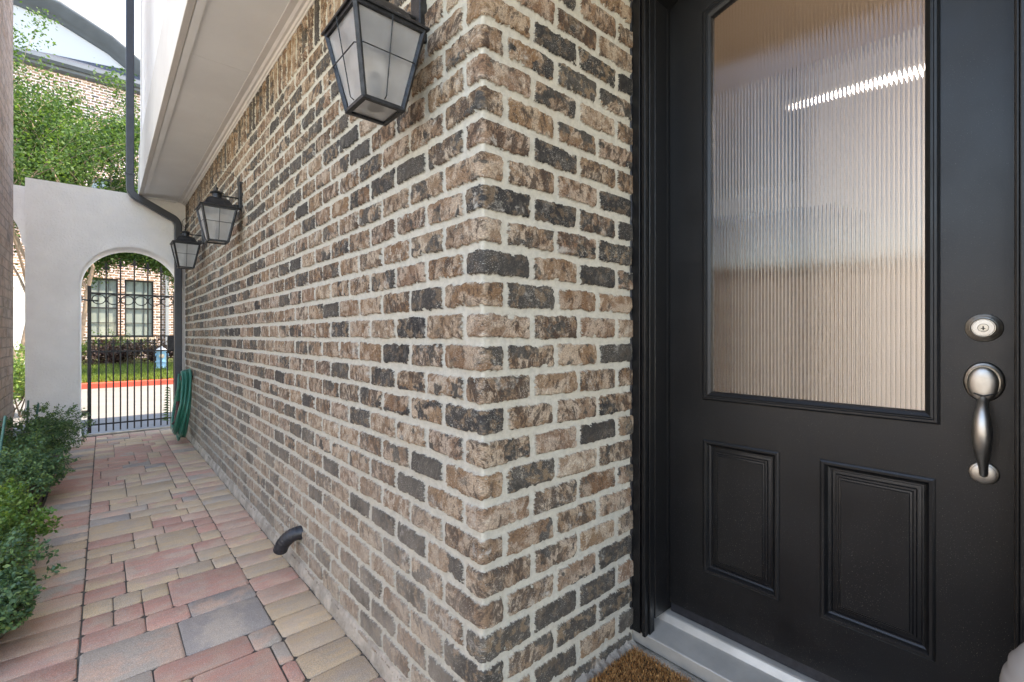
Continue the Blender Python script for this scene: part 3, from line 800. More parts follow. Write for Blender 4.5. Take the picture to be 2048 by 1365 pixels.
# ------------------------------------------------------------------ wall lanterns
def build_lantern():
    """origin on the wall plane, body hangs towards -X; z=0 is the lantern bottom"""
    root = bpy.data.objects.new('wall_lantern', None); COL.objects.link(root); root.empty_display_size = .1
    cx = -.156; b, t, zt = .060, .1045, .232
    def P_(s_, q, z_):
        k = b+(t-b)*z_/zt; return (cx+s_*k, q*k, z_)
    fr = MB()
    L_ = lambda m, nm, **kw: local(obj(nm, m[0], m[1], **kw), root)
    for s_, q in ((-1, -1), (-1, 1), (1, -1), (1, 1)):
        fr.sweep([P_(s_, q, 0), P_(s_, q, zt)], [(-.0065, -.0065), (.0065, -.0065), (.0065, .0065), (-.0065, .0065)])
    for z_, hh in ((0, .006), (zt-.004, .007)):
        k = b+(t-b)*z_/zt
        o_, i_ = k+.006, k-.008
        fr.box(cx-o_, cx+o_, -o_, -i_, z_-hh, z_+hh).box(cx-o_, cx+o_, i_, o_, z_-hh, z_+hh)
        fr.box(cx-o_, cx-i_, -i_, i_, z_-hh, z_+hh).box(cx+i_, cx+o_, -i_, i_, z_-hh, z_+hh)
    local(obj('frame', fr, 'lantern', bevel=.0012, seg=1), root)
    # panes
    for s_ in ((-1, 0), (1, 0), (0, -1), (0, 1)):
        mbp = MB(); k0, k1 = b-.003, t-.003; z0_, z1_ = .006, zt-.010
        for off in (0, .0025):
            pass
        def pt(e_, z_, k_, off):
            kk = k_-off
            return (cx+s_[0]*kk, e_*(k_-.004), z_) if s_[0] else (cx+e_*(k_-.004), s_[1]*kk, z_)
        v_ = [pt(-1, z0_, k0, 0), pt(1, z0_, k0, 0), pt(1, z1_, k1, 0), pt(-1, z1_, k1, 0), pt(-1, z0_, k0, .003), pt(1, z0_, k0, .003), pt(1, z1_, k1, .003), pt(-1, z1_, k1, .003)]
        mbp.add(v_, [(0, 1, 2, 3), (7, 6, 5, 4), (0, 4, 5, 1), (1, 5, 6, 2), (2, 6, 7, 3), (3, 7, 4, 0)])
        local(obj('glass_pane', mbp, 'frost'), root)
        # wire guard of this face: one upright, one crossbar, both held off the glass
        wg = MB(); of = .012
        def wp(e_, z_, o_=of):
            k = b+(t-b)*z_/zt
            return (cx+s_[0]*(k+o_), e_*k, z_) if s_[0] else (cx+e_*k, s_[1]*(k+o_), z_)
        wg.tube([wp(.0, .010, .002), wp(0, .016), wp(0, zt-.004), wp(0, zt, 0)], .0018, 6)
        wg.tube([wp(-1, .128, .001), wp(-.93, .128, of), wp(.93, .128, of), wp(1, .128, .001)], .0018, 6)
        local(obj('wire_guard', wg, 'lantern', smooth=True), root)
    mbp = MB().box(cx-b+.003, cx+b-.003, -b+.003, b-.003, .001, .0035)
    local(obj('bottom_pane', mbp, 'frost'), root)
    # bell roof: square plan flaring
    prof = [(.1165, .232), (.1185, .236), (.1165, .240), (.098, .246), (.086, .256), (.078, .270), (.071, .285), (.060, .299), (.045, .308), (.030, .311), (.026, .312)]
    rf = MB(); o = 0; n = 16
    for (r_, z_) in prof:
        for i in range(4):
            for j in range(n//4):
                a0 = [(-1, -1), (1, -1), (1, 1), (-1, 1)][i]; a1 = [(-1, -1), (1, -1), (1, 1), (-1, 1)][(i+1) % 4]
                f_ = j/(n//4); rf.v.append((cx+(a0[0]+(a1[0]-a0[0])*f_)*r_, (a0[1]+(a1[1]-a0[1])*f_)*r_, z_))
    for q in range(len(prof)-1):
        for i in range(n): rf.f.append((q*n+i, q*n+(i+1) % n, (q+1)*n+(i+1) % n, (q+1)*n+i))
    rf.f.append(tuple(range((len(prof)-1)*n, len(prof)*n))); rf.f.append(tuple(range(n)))
    local(obj('roof', rf, 'lantern', smooth=True, angle=40), root)
    ch = MB().lathe([(.030, .309), (.030, .345), (.0295, .346), (.044, .347), (.045, .349), (.030, .358), (.014, .364), (.006, .368), (.006, .374), (.009, .379), (.007, .385), (.002, .392)], (cx, 0, 0), 'z', 20)
    co = local(obj('chimney', ch, 'lantern', smooth=True, angle=35), root)
    for k in range(8):
        a_ = 2*math.pi*k/8+.2
        for z_ in (.327,):
            x_, y_ = cx+.0302*math.cos(a_), .0302*math.sin(a_)
            hl = MB().lathe([(.0045, -.0006), (.0045, .0006)], (0, 0, 0), 'z', 10)
            m_ = Matrix.Translation((x_, y_, z_)) @ Matrix.Rotation(a_, 4, 'Z') @ Matrix.Rotation(R(90), 4, 'Y')
            hl.v = [tuple(m_ @ Vector(p)) for p in hl.v]
            vo = obj('vent_hole', hl, 'keyhole'); vo.parent = co; vo.location = (0, 0, 0)
    # back plate, arm, scroll
    bp = MB().box(-.022, 0.006, -.030, .030, .255, .455)
    local(obj('back_plate', bp, 'lantern', bevel=.004), root)
    local(obj('arm', MB().tube([(-.02, 0, .335), (cx+.028, 0, .335)], .0050, 8).box(-.055, -.022, -.012, .012, .262, .285), 'lantern', smooth=True), root)
    sc = []
    for t_ in np.linspace(0, 1, 26):
        a_ = R(-18)+t_*R(215)
        sc.append((-.095+.088*math.cos(a_), 0, .438+.074*math.sin(a_)))
    sc = [(-.012, 0, .39)] + sc + [(cx-.010, 0, .402), (cx-.001, 0, .392)]
    local(obj('scroll_hook', MB().tube(sc, .0017, 6), 'lantern', smooth=True), root)
    # inside: bulb cover and socket showing dimly
    local(obj('bulb', MB().lathe([(.010, .004), (.012, .03), (.016, .05), (.020, .075), (.018, .10), (.006, .115)], (cx, 0, 0), 'z', 16), 'lantern', smooth=True), root)
    local(obj('socket', MB().lathe([(.022, .0045), (.022, .012), (.012, .020), (.012, .045)], (cx, 0, 0), 'z', 16), 'lantern', smooth=True), root)
    return root
lan = build_lantern()
lan.location = (A-.004, 1.317, 1.895)
tag(lan, 'largest black wall lantern nearest the brick corner, its top cut by the photo edge', 'lantern', 'lanterns along the brick wall')
# worn labels on the roof of the nearest lantern only
st_ = MB(); cx = -.156
l2 = copy_tree(lan); l2.location = (A-.004, 3.90, 1.895)
tag(l2, 'middle black wall lantern with curled wire hook, above the long brick wall', 'lantern')
l3 = copy_tree(lan); l3.location = (A-.004, 5.60, 1.895)
tag(l3, 'farthest and smallest black wall lantern, in front of the downspout by the white arch', 'lantern')
def label_quad(ya, yb, za, zb):
    def sx(z_): return cx-(.098+(.086-.098)*(z_-.246)/.010) if z_ < .256 else cx-(.086-.008*(z_-.256)/.014)
    return None
lb = MB()
def roof_pt(x_, z_):   # on the -Y side face of the bell roof
    zz_ = [.240, .246, .256, .270, .285]; rr_ = [.1165, .098, .086, .078, .071]
    r_ = np.interp(z_, zz_, rr_); return (cx+x_, -r_-.0012, z_)
for (xa, xb, za, zb) in ((-.052, .004, .247, .262), (.030, .042, .250, .268)):
    ns = 6
    for i in range(ns):
        z0_, z1_ = za+(zb-za)*i/ns, za+(zb-za)*(i+1)/ns
        lb.add([roof_pt(xa, z0_), roof_pt(xb-.003*math.sin(i*2), z0_), roof_pt(xb-.003*math.sin(i*2+2), z1_), roof_pt(xa+.002, z1_)], [(0, 1, 2, 3)])
lo_ = obj('worn_label', lb, 'sticker'); lo_.parent = lan; lo_.location = (0, 0, 0)

# ------------------------------------------------------------------ drain elbow, hose
c0 = (A, 2.54, .205)
ep = []
for t in np.linspace(0, 1, 30):
    a_ = t*R(84); ep.append((A+.02-.03-.085*math.sin(a_)*.9, 2.535+.055*t, .205-.095*(1-math.cos(a_))))
ep = [(A+.03, 2.53, .207)] + ep
scl = [1+.05*math.sin(i*2.2) for i in range(len(ep))]
mb = MB().tube(ep, .034, 18, scale=scl, cap=False)
ep2 = list(ep)
mb.tube(ep2, .030, 18, cap=False)
tag(obj('drain_pipe', mb, 'pipe', smooth='all'), 'black ribbed plastic drain elbow bending out of the brick wall onto the pavers', 'drain pipe')

hose = thing('garden_hose', (.68, 6.4, .02), 'coiled dark green garden hose hanging on the brick wall beside the gate', 'hose')
pts = []
loops = 9; hr = random.Random(5)
for k in range(loops):
    top = .845-.012*hr.random()*3 ; bot = .09+.30*hr.random() if k % 3 else .04+.05*hr.random()
    wdt = .19+.10*hr.random(); off = A-.022-.019*(k % 5)-.01*hr.random(); sh = hr.uniform(-.05, .05)
    nn = 28
    for i in range(nn):
        a_ = 2*math.pi*i/nn + math.pi/2
        cz, rz = (top+bot)/2, (top-bot)/2
        s_ = math.sin(a_); wd = wdt*(1.0 if s_ < 0 else (1-.45*s_))
        pts.append((off-.055*(1-s_)*.5*(1+.5*(k % 3)) + .004*math.sin(3*a_), 6.43+sh*(1-s_)*.5+wd*math.cos(a_), cz+rz*s_))
obj('coil', MB().tube(pts, .0115, 10), 'hose', hose, smooth='all')
nz = MB().tube([(A-.155, 6.30, .50), (A-.155, 6.30, .38)], .016, 12, scale=[1.1, .8])
nz.tube([(A-.155, 6.30, .40), (A-.165, 6.30, .33), (A-.165, 6.30, .24)], .019, 12, scale=[1, 1.1, .8]).tube([(A-.165, 6.30, .30), (A-.20, 6.34, .25)], .010, 8)
obj('nozzle', nz, 'nozzle', hose, smooth=True)
obj('hose_end', MB().tube([(A-.14, 6.34, .80), (A-.15, 6.31, .65), (A-.155, 6.30, .50)], .0115, 10), 'hose', hose, smooth='all')
obj('bracket', MB().box(A-.12, A-.002, 6.40, 6.48, .72, .77), 'hosehook', hose, bevel=.005)

# ------------------------------------------------------------------ mat and milky jar
mt = thing('doormat', (1.15, .6, .1), 'brown coir doormat in front of the aluminium threshold', 'doormat')
obj('mat_backing', MB().box(.93, 1.418, .20, .962, .0985, .108), 'pipe', mt)
rs = np.random.RandomState(9); NF = 26000
bx = rs.uniform(.932, 1.416, NF); by = rs.uniform(.5, .960, NF)
cl = (np.sin(bx*260+3*np.sin(by*90))*np.sin(by*240+2*np.sin(bx*110)))*.5+.5
hz = .108+.008+.014*cl*rs.uniform(.6, 1, NF)
th = rs.uniform(0, 2*np.pi, NF); ln = rs.uniform(.005, .012, NF); wd = .0011
ca_, sa_ = np.cos(th), np.sin(th); lean = rs.uniform(.3, 1.0, NF)
B = np.stack([bx, by, hz-.010], 1); T = np.stack([bx+ca_*ln*lean, by+sa_*ln*lean, hz], 1)
sd_ = np.stack([-sa_*wd, ca_*wd, np.zeros(NF)], 1)
V = np.stack([B-sd_, B+sd_, T+sd_*.7, T-sd_*.7], 1).reshape(-1, 3)
F = np.arange(NF*4).reshape(-1, 4)
obj('coir_pile', np_mesh('coir_pile', V, F, attr={'tint': ('FLOAT', 'FACE', np.clip(rs.beta(1.6, 1.6, NF)*.75+.25*cl, 0, 1))}), 'coir', mt)

jr = thing('glass_vase', (1.28, -.07, .1), 'tall milky glass vase with stepped round shoulder at the lower right edge', 'vase')
prof = [(.085, 0), (.10, .01), (.112, .12), (.123, .30), (.128, .44), (.127, .475), (.124, .492), (.122, .497), (.117, .505), (.116, .520), (.110, .528), (.105, .538), (.098, .549), (.090, .556), (.078, .560), (.074, .562)]
inn = [(r_-.006, h_-.006) for r_, h_ in reversed(prof) if h_ > .02]
jm = MB(); jm.lathe(prof+[(.072, .560)]+inn[1:]+[(.07, .02)], (1.28, -.07, .099), 'z', 48)
obj('vase_body', jm, 'jar', jr, smooth=True, angle=50)

# ------------------------------------------------------------------ white garden wall with arch
GY0, GY1, GT = 7.02, 7.45, 2.88
cxa, ra, zsp = .265, .461, 1.79
gw = MB(); NA = 36
arcp = [(cxa-ra*math.cos(math.pi*k/NA), zsp+ra*math.sin(math.pi*k/NA)) for k in range(NA+1)]
xl, xr = -.618, .80
def gq(a, b, c, d, Yv): gw.add([(a[0], Yv, a[1]), (b[0], Yv, b[1]), (c[0], Yv, c[1]), (d[0], Yv, d[1])], [(0, 1, 2, 3)])
arcf = [(cxa-(ra+.016)*math.cos(math.pi*k/NA), zsp+(ra+.016)*math.sin(math.pi*k/NA)) for k in range(NA+1)]
for Yv, ar in ((GY0, arcf), (GY1, arcf)):
    gq((xl, -.02), (ar[0][0], -.02), (ar[0][0], zsp), (xl, zsp), Yv); gq((xl, zsp), ar[0], (ar[0][0], GT), (xl, GT), Yv)
    gq((ar[-1][0], -.02), (xr, -.02), (xr, zsp), ar[-1], Yv); gq(ar[-1], (xr, zsp), (xr, GT), (ar[-1][0], GT), Yv)
    for i in range(NA): gq(ar[i], ar[i+1], (ar[i+1][0], GT), (ar[i][0], GT), Yv)
for q_ in ([(xl, -.02), (xl, GT)], [(xl, GT), (xr, GT)], [(xr, GT), (xr, -.02)]):
    gw.add([(q_[0][0], GY0, q_[0][1]), (q_[1][0], GY0, q_[1][1]), (q_[1][0], GY1, q_[1][1]), (q_[0][0], GY1, q_[0][1])], [(0, 1, 2, 3)])
def arch_line(k): 
    r_ = ra+k
    return [(cxa-r_, -.02)] + [(cxa-r_*math.cos(math.pi*i/NA), zsp+r_*math.sin(math.pi*i/NA)) for i in range(NA+1)] + [(cxa+r_, -.02)]
prof_ = [(.016, GY0), (.008, GY0+.003), (.002, GY0+.009), (0, GY0+.018), (0, GY1-.018), (.016, GY1)]
Lr = [[(p[0], y_, p[1]) for (k, y_) in prof_] for p in [None]*0]
Ls = [arch_line(k) for k, _ in prof_]
Pg = np.array([[(Ls[j][i][0], prof_[j][1], Ls[j][i][1]) for j in range(len(prof_))] for i in range(NA+3)])
gwo = thing('garden_wall', (0, 7.2, 0), 'white stucco wall with round arched opening at the end of the path', 'garden wall')
obj('wall_panel', gw, 'stucco', gwo)
obj('arch_reveal', grid('arch_reveal', Pg), 'stucco', gwo, smooth='all')
# set-back wing with its own arch, further left
wing = [(xl+.01, 2.87), (-1.75, 2.87), (-1.75, 2.25)] + [(-1.20-.47*math.cos(a_), 2.25+.47*math.sin(a_)*1.0) for a_ in np.linspace(0, math.pi, 18)] + [(-.73, -.02), (xl+.01, -.02)]
wing = [(xl+.004, 2.87), (-1.75, 2.87), (-1.75, 2.26)] + [(-1.18-.50*math.cos(a_), 2.26+.49*math.sin(a_)) for a_ in np.linspace(0, math.pi, 24)] + [(-.655, 2.20), (-.645, 1.9), (-.645, -.02), (xl+.004, -.02)]
obj('side_wing', MB().prism(wing, 'y', 7.40, 7.56), 'stucco', gwo)

# ------------------------------------------------------------------ iron gate
GX0, GY = -.131, 7.72
gate = thing('iron_gate', (.3, GY, 0), 'black iron gate with spear tips and a row of rings in the white arch', 'gate')
fr = MB().box(-.150, -.113, GY-.018, GY+.018, .03, 1.837)
frame_o = obj('gate_frame', fr, 'iron', gate, bevel=.003)
obj('latch_post', MB().box(.705, .735, GY-.015, GY+.015, .03, 1.815), 'iron', gate, bevel=.003)
for z_, hh in ((1.748, .010), (1.220, .009), (1.026, .009), (.125, .009)):
    obj('rail', MB().box(-.113, .705, GY-.009, GY+.009, z_-hh, z_+hh), 'iron', gate, bevel=.002)
def finial(x, z, s):
    m = MB().lathe([(.007, 0), (.013, .008), (.007, .016), (.006, .024)], (x, GY, z), 'z', 10)
    w_ = s
    out = [(-.006, .018), (-.012, .030), (-.022, .032), (-.036, .038), (-.036, .048), (-.024, .046), (-.013, .054), (-.011, .070), (-.014, .082), (0, .118), (.014, .082), (.011, .070), (.013, .054), (.024, .046), (.036, .048), (.036, .038), (.022, .032), (.012, .030), (.006, .018)]
    m.prism([(x+a_*w_, z+b_*w_) for a_, b_ in out], 'y', GY-.006, GY+.006)
    return m
tips = {3: 2.137, 5: 2.183, 7: 2.21, 9: 2.178, 11: 2.145}
barx = [-.113+.0685*i for i in range(1, 12)]
for i, x in enumerate(barx, 1):
    if i % 2 == 0:
        zt_ = {2: 2.137, 4: 2.183, 6: 2.21, 8: 2.178, 10: 2.146}[i]
        pk = obj('picket', MB().box(x-.0075, x+.0075, GY-.0075, GY+.0075, .035, zt_-.11), 'iron', gate)
        obj('finial', finial(x, zt_-.115, 1.0), 'iron', pk, bevel=.0015)
    else:
        zt_ = 1.19 if i < 11 else 1.03
        pk = obj('picket', MB().box(x-.0075, x+.0075, GY-.0075, GY+.0075, .035, zt_-.10 if i < 11 else zt_), 'iron', gate)
        if i < 11: obj('finial', finial(x, zt_-.105, .9), 'iron', pk, bevel=.0015)
for k in range(6):
    xc = -.113+.0685*(2*k+1)
    ring = [(xc+.062*math.cos(a_), GY, 1.675+.058*math.sin(a_)) for a_ in np.linspace(0, 2*math.pi, 29)]
    obj('ring', MB().tube(ring, .0055, 8), 'iron', gate, smooth=True)
obj('lock_box', MB().box(.640, .722, GY-.030, GY+.02, 1.03, 1.225), 'iron', gate, bevel=.004)
obj('keypad', MB().lathe([(.018, 0), (.018, .006), (.010, .009)], (.681, GY-.030, 1.16), 'y', 20), 'lantern', gate, smooth=True)
obj('hinge', MB().tube([(-.215, 7.56, 1.66), (-.165, 7.62, 1.655), (-.140, GY-.02, 1.655), (-.05, GY, 1.655)], .009, 8).box(-.222, -.19, 7.45, 7.58, 1.635, 1.685), 'iron', gate)
obj('hinge', MB().box(-.222, -.15, 7.45, GY, .28, .31), 'iron', gate)

# ------------------------------------------------------------------ neighbour wall on the far left
nb = thing('neighbour_house', (-.7, 5.5, 0), 'rough pinkish brown brick wall corner at the left edge of the photo', 'house')
def nq(a, b, z0, z1): l = math.dist(a, b); return ([(a[0], a[1], z0), (b[0], b[1], z0), (b[0], b[1], z1), (a[0], a[1], z1)], [(a[1]*1.0, z0), (a[1]+l, z0), (a[1]+l, z1), (a[1], z1)])
XN = -.655
nm = uv_quads('wall', [nq((XN, 4.9), (XN, 6.55), 0, 6.8), nq((XN, 6.55), (-6, 6.55), 0, 6.8), nq((-6, 4.9), (XN, 4.9), 0, 6.8), nq((-6, 6.55), (-6, 4.9), 0, 6.8)])
obj('wall', nm, 'brick_left', nb)
obj('roof', MB().box(-6.2, XN+.12, 4.7, 6.7, 6.8, 6.95), 'shingle', nb)

bw = thing('horizon_screen', (-5.2, 1, 0), 'low white wall added out of view to keep the horizon out of the door glass', 'garden wall')  # added out of view: hides the horizon from the door glass, bounces light
obj('wall_panel', MB().box(-5.4, -5.2, -9, 4.85, -.05, 2.3), 'stucco', bw)
obj('coping', MB().box(-5.45, -5.15, -9.05, 4.87, 2.302, 2.37), 'plinth', bw, bevel=.01)
# ------------------------------------------------------------------ foliage
def leaves(rs, centers, normals, size, wr=.55, jitter=1.1):
    """two-triangle bent leaves at centers, facing roughly along normals"""
    n = len(centers)
    nr = normals + rs.normal(0, jitter, (n, 3)); nr /= np.linalg.norm(nr, axis=1)[:, None]+1e-9
    t = rs.normal(0, 1, (n, 3)); t -= nr*(t*nr).sum(1)[:, None]; t /= np.linalg.norm(t, axis=1)[:, None]+1e-9
    b = np.cross(nr, t); s = size*rs.uniform(.6, 1.3, n)[:, None]
    tip = centers+t*s; base = centers-t*s*.9
    mid = centers+nr*s*.12
    l = mid+b*s*wr; r_ = mid-b*s*wr
    V = np.stack([base, l, tip, r_], 1).reshape(-1, 3)
    return V, np.arange(4*n).reshape(-1, 4)
def shrub(name, c, rad, n, size, label, cat, mat, seed, group=None, stems=7, stemr=.004, lumps=9, kind=None):
    rs = np.random.RandomState(seed); c = np.array(c, float); rad = np.array(rad, float)
    root = thing(name, tuple(c*np.array([1, 1, 0])+np.array([0, 0, .01])), label, cat, group)
    # lumpy crown: several overlapping clumps
    lc = rs.normal(0, 1, (lumps, 3)); lc /= np.linalg.norm(lc, axis=1)[:, None]; lc[:, 2] = np.abs(lc[:, 2])*.9-.15
    lc = c+lc*rad*rs.uniform(.35, .72, (lumps, 1)); lr_ = rs.uniform(.38, .62, lumps)
    idx = rs.randint(0, lumps, n)
    d = rs.normal(0, 1, (n, 3)); d /= np.linalg.norm(d, axis=1)[:, None]
    rr2 = rs.uniform(.45, 1.05, (n, 1))**.5
    ns_ = 46; sd2 = rs.normal(0, 1, (ns_, 3)); sd2[:, 2] = np.abs(sd2[:, 2]); sd2 /= np.linalg.norm(sd2, axis=1)[:, None]
    spr = rs.rand(n) < .20; si = rs.randint(0, ns_, n)
    pos = lc[idx]+d*rad*lr_[idx][:, None]*rr2
    ex = rs.uniform(1.12, 1.42, ns_)
    pos[spr] = (c+sd2[si]*rad*(rs.uniform(.75, 1, (n, 1))*ex[si][:, None])+rs.normal(0, size*.9, (n, 3)))[spr]
    pos[:, 2] = np.maximum(pos[:, 2], .02+rs.uniform(0, .03, n))
    V, F = leaves(rs, pos, d*.8+np.array([0, 0, .7]), size)
    tint = np.clip(rs.normal(.45, .27, n)+.22*(rr2[:, 0]-.8)+(rs.rand(lumps)[idx]-.5)*.35, 0, 1)
    obj('foliage', np_mesh('foliage', V, F, attr={'tint': ('FLOAT', 'FACE', tint)}), mat, root)
    sm_ = MB(); rp = random.Random(seed)
    for k in range(stems):
        e_ = lc[rs.randint(lumps)]+rs.normal(0, .15, 3)*rad
        b_ = c+np.array([rp.uniform(-.2, .2)*rad[0], rp.uniform(-.2, .2)*rad[1], 0]); b_[2] = 0
        m_ = (b_+e_)/2+np.array([rp.uniform(-.04, .04), rp.uniform(-.04, .04), 0])
        sm_.tube([tuple(b_), tuple(m_), tuple(e_)], stemr, 5, scale=[1.2, .9, .4])
        for _ in range(3):
            e2 = e_+rs.normal(0, .3, 3)*rad
            sm_.tube([tuple(m_), tuple((m_+e2)/2+np.array([0, 0, .02])), tuple(e2)], stemr*.6, 4, scale=[1, .7, .3])
    obj('stems', sm_, 'stem', root)
    return root
specs = [
    ((-.44, 6.25, .26), (.30, .38, .28), 9500, .011, 'tallest dark shrub of the bed, in front of the white wall beside the gate', 'leaf_shrub'),
    ((-.56, 5.50, .23), (.28, .36, .25), 8500, .011, 'dark small-leaved shrub beside the foot of the pink brick corner', 'leaf_shrub'),
    ((-.47, 4.95, .20), (.24, .36, .26), 8000, .011, 'wide dark shrub with a long green stake standing in it', 'leaf_shrub'),
    ((-.53, 4.32, .19), (.23, .32, .25), 8000, .0105, 'dark shrub in the middle of the bed, at the left photo edge', 'leaf_shrub'),
    ((-.50, 3.80, .17), (.19, .28, .23), 7000, .0105, 'glossy bright green shrub behind the fern sprig', 'leaf_lime'),
    ((-.43, 3.34, .18), (.19, .30, .24), 9000, .0115, 'yellowish green shrub hanging over the rusty edging', 'leaf_lime'),
    ((-.345, 2.80, .18), (.16, .32, .18), 6000, .0115, 'nearest low shrub spilling over the pavers at lower left', 'leaf_shrub'),
]
for i, (c_, r_, n_, s_, lb_, mt_) in enumerate(specs):
    shrub('shrub', c_, r_, n_, s_, lb_, 'shrub', mt_, 40+i, 'shrubs in the bed left of the path')
def sprig(name, base, n, L, label, cat, mat, seed, w_=.006):
    rs_ = random.Random(seed); mb_ = MB()
    root = thing(name, base, label, cat)
    for k in range(n):
        a_ = 2*math.pi*k/n+rs_.uniform(-.3, .3); b_ = Vector(base); d_ = Vector((math.cos(a_), math.sin(a_), .5))
        pts_ = [b_+d_*L*t+Vector((0, 0, .5*L*t*(1-t)*2-.25*L*t*t)) for t in np.linspace(0, 1, 6)]
        s_ = Vector((-math.sin(a_), math.cos(a_), 0))*w_
        for i in range(5):
            k0 = math.sin(math.pi*(i/5*.9+.05)); k1 = math.sin(math.pi*((i+1)/5*.9+.05))
            mb_.add([pts_[i]-s_*k0, pts_[i]+s_*k0, pts_[i+1]+s_*k1, pts_[i+1]-s_*k1], [(0, 1, 2, 3)])
    obj('leaf_blades', mb_, mat, root); return root
sprig('fern_sprig', (-.36, 3.62, .12), 9, .13, 'light green ferny weed arching over the rusty edging', 'weed', 'weedleaf', 2)
wd_ = thing('weed', (.60, 7.52, 0), 'thin leafy weed growing between the gate and the green hose', 'weed')
mbw = MB().tube([(.66, 7.5, .0), (.655, 7.5, .3), (.65, 7.5, .55)], .004, 5)
obj('stem', mbw, 'weedleaf', wd_)
for k in range(14):
    z_ = .12+.032*k; a_ = -1 if k % 2 else 1
    m_ = MB(); l_ = .10-.003*k
    m_.add([(.655, 7.5, z_), (.655-l_*.5, 7.5+.01*a_, z_+.028), (.655-l_, 7.5+.03*a_, z_+.012), (.655-l_*.5, 7.5-.008*a_, z_+.004)], [(0, 1, 2, 3)])
    obj('leaf', m_, 'weedleaf', wd_)
# stakes
def unproj(px, py, X):
    k = (px-1024)/933; Yv = X*(.7524-.6587*k)/(.6587+.7524*k); d = .6587*X+.7524*Yv
    return (X, Yv, H0+(672-py)/933*d)
for (t_, b_, X_, lb_) in (((97.5, 770), (97, 850), -.45, 'tallest upright green stake against the white wall, thickest of the far ones'),
                          ((88.6, 791), (87, 850), -.48, 'short upright green stake just left of the tallest one'),
                          ((136, 777), (128, 840), -.33, 'thin leaning stake nearest the arch opening'),
                          ((56.4, 801), (54, 860), -.55, 'pale teal stake nearest the left end of the white wall'),
                          ((77, 807), (67, 880), -.45, 'long leaning teal stake in front of the shrub leaves'),
                          ((10.5, 832), (0, 905), -.50, 'leaning green stake at the left edge in front of the pink brick')):
    T_ = Vector(unproj(*t_, X_)); 
    kx = (b_[0]-1024)/933; d_ = .6587*T_.x+.7524*T_.y
    B_ = Vector((.6587*d_+.7524*kx*d_, .7524*d_-.6587*kx*d_, H0+(672-b_[1])/933*d_))
    dr = (B_-T_); dr *= (T_.z-.0)/(-dr.z); B2 = T_+dr
    r_ = .0045 if 'thin' in lb_ else .0075
    tag(obj('garden_stake', MB().tube([tuple(B2), tuple(T_-(T_-B2).normalized()*.004), tuple(T_)], r_, 8, scale=[1, 1, .6]), 'stake', smooth=True), lb_, 'stake', 'green stakes in the shrub bed')

# ------------------------------------------------------------------ across the street
rs = np.random.RandomState(21)
ny, nx = 40, 90
gx = np.linspace(-7, 9, nx); gy = np.linspace(14.66, 19.95, ny)
GXm, GYm = np.meshgrid(gx, gy, indexing='ij')
def lawn_z(y_): return .125+np.clip((y_-14.66)/.25, 0, 1)*.05+(y_-14.66)*.055
Zl = lawn_z(GYm)+rs.uniform(-.012, .012, GYm.shape)
lw = thing('lawn', (0, 16, .12), 'bright green grass strip behind the red kerb', 'grass', kind='stuff')
obj('turf', grid('turf', np.stack([GXm, GYm, Zl], 2)), 'lawnbase', lw, smooth='all')
NB = 26000
bx = rs.uniform(-2.2, 3.2, NB); by = 14.64+rs.uniform(0, 1, NB)**1.3*3.2
bz = lawn_z(by)-.01; hh = rs.uniform(.04, .10, NB); th = rs.uniform(0, 6.28, NB)
sx_ = np.stack([np.cos(th)*.007, np.sin(th)*.007, np.zeros(NB)], 1); B = np.stack([bx, by, bz], 1)
T = B+np.stack([rs.normal(0, .03, NB), rs.normal(-.01, .03, NB), hh], 1)
V = np.stack([B-sx_, B+sx_, T+sx_*.3, T-sx_*.3], 1).reshape(-1, 3)
obj('grass_blades', np_mesh('grass_blades', V, np.arange(4*NB).reshape(-1, 4), attr={'tint': ('FLOAT', 'FACE', rs.uniform(0, 1, NB))}), 'grass', lw)

for i, (x_, lb_, mt_) in enumerate(((-.75, 'bright green shrub left of the purple hedge, seen at the arch edge', 'leaf_lime'), (-.05, 'purple leaved shrub leftmost behind the gate bars', 'leaf_purple'),
                                   (.55, 'purple leaved shrub second from the left behind the gate', 'leaf_purple'), (1.15, 'purple leaved shrub just left of the blue hydrant', 'leaf_purple'), (1.80, 'purple leaved shrub behind the right of the blue hydrant', 'leaf_purple'))):
    shrub('hedge_shrub', (x_, 18.1, .62), (.46, .42, .42), 3600, .028, lb_, 'shrub', mt_, 70+i, 'shrubs under the far windows', stems=6, stemr=.01)
shrub('hedge_shrub', (.25, 18.95, .85), (.8, .3, .42), 2600, .03, 'green shrub showing above the purple hedge under the left window', 'shrub', 'leaf_lime', 77, stems=5, stemr=.01)
shrub('street_shrub', (-1.0, 10.2, .45), (.5, .6, .55), 5000, .022, 'bright green shrub seen in the gap left of the white wall', 'shrub', 'leaf_lime', 78, stems=6, stemr=.01)

hx, hy, hz0 = 1.245, 16.7, float(lawn_z(16.7))-.01
hyd = thing('fire_hydrant', (hx, hy, hz0), 'light blue fire hydrant with white bonnet on the grass', 'fire hydrant')
obj('barrel', MB().lathe([(.165, 0), (.165, .035), (.13, .04), (.115, .05), (.115, .19), (.125, .192), (.125, .215), (.115, .22), (.112, .49), (.12, .50)], (hx, hy, hz0), 'z', 24), 'hydblue', hyd, smooth=True)
obj('flange', MB().lathe([(.115, .185), (.145, .19), (.145, .218), (.115, .222)], (hx, hy, hz0), 'z', 24).lathe([(.12, .485), (.145, .49), (.145, .515), (.12, .518)], (hx, hy, hz0), 'z', 24), 'hydblue', hyd, smooth=True)
obj('bonnet', MB().lathe([(.135, .519), (.128, .54), (.10, .575), (.06, .60), (.028, .612), (.026, .65), (.01, .655)], (hx, hy, hz0), 'z', 24), 'hydwhite', hyd, smooth=True)
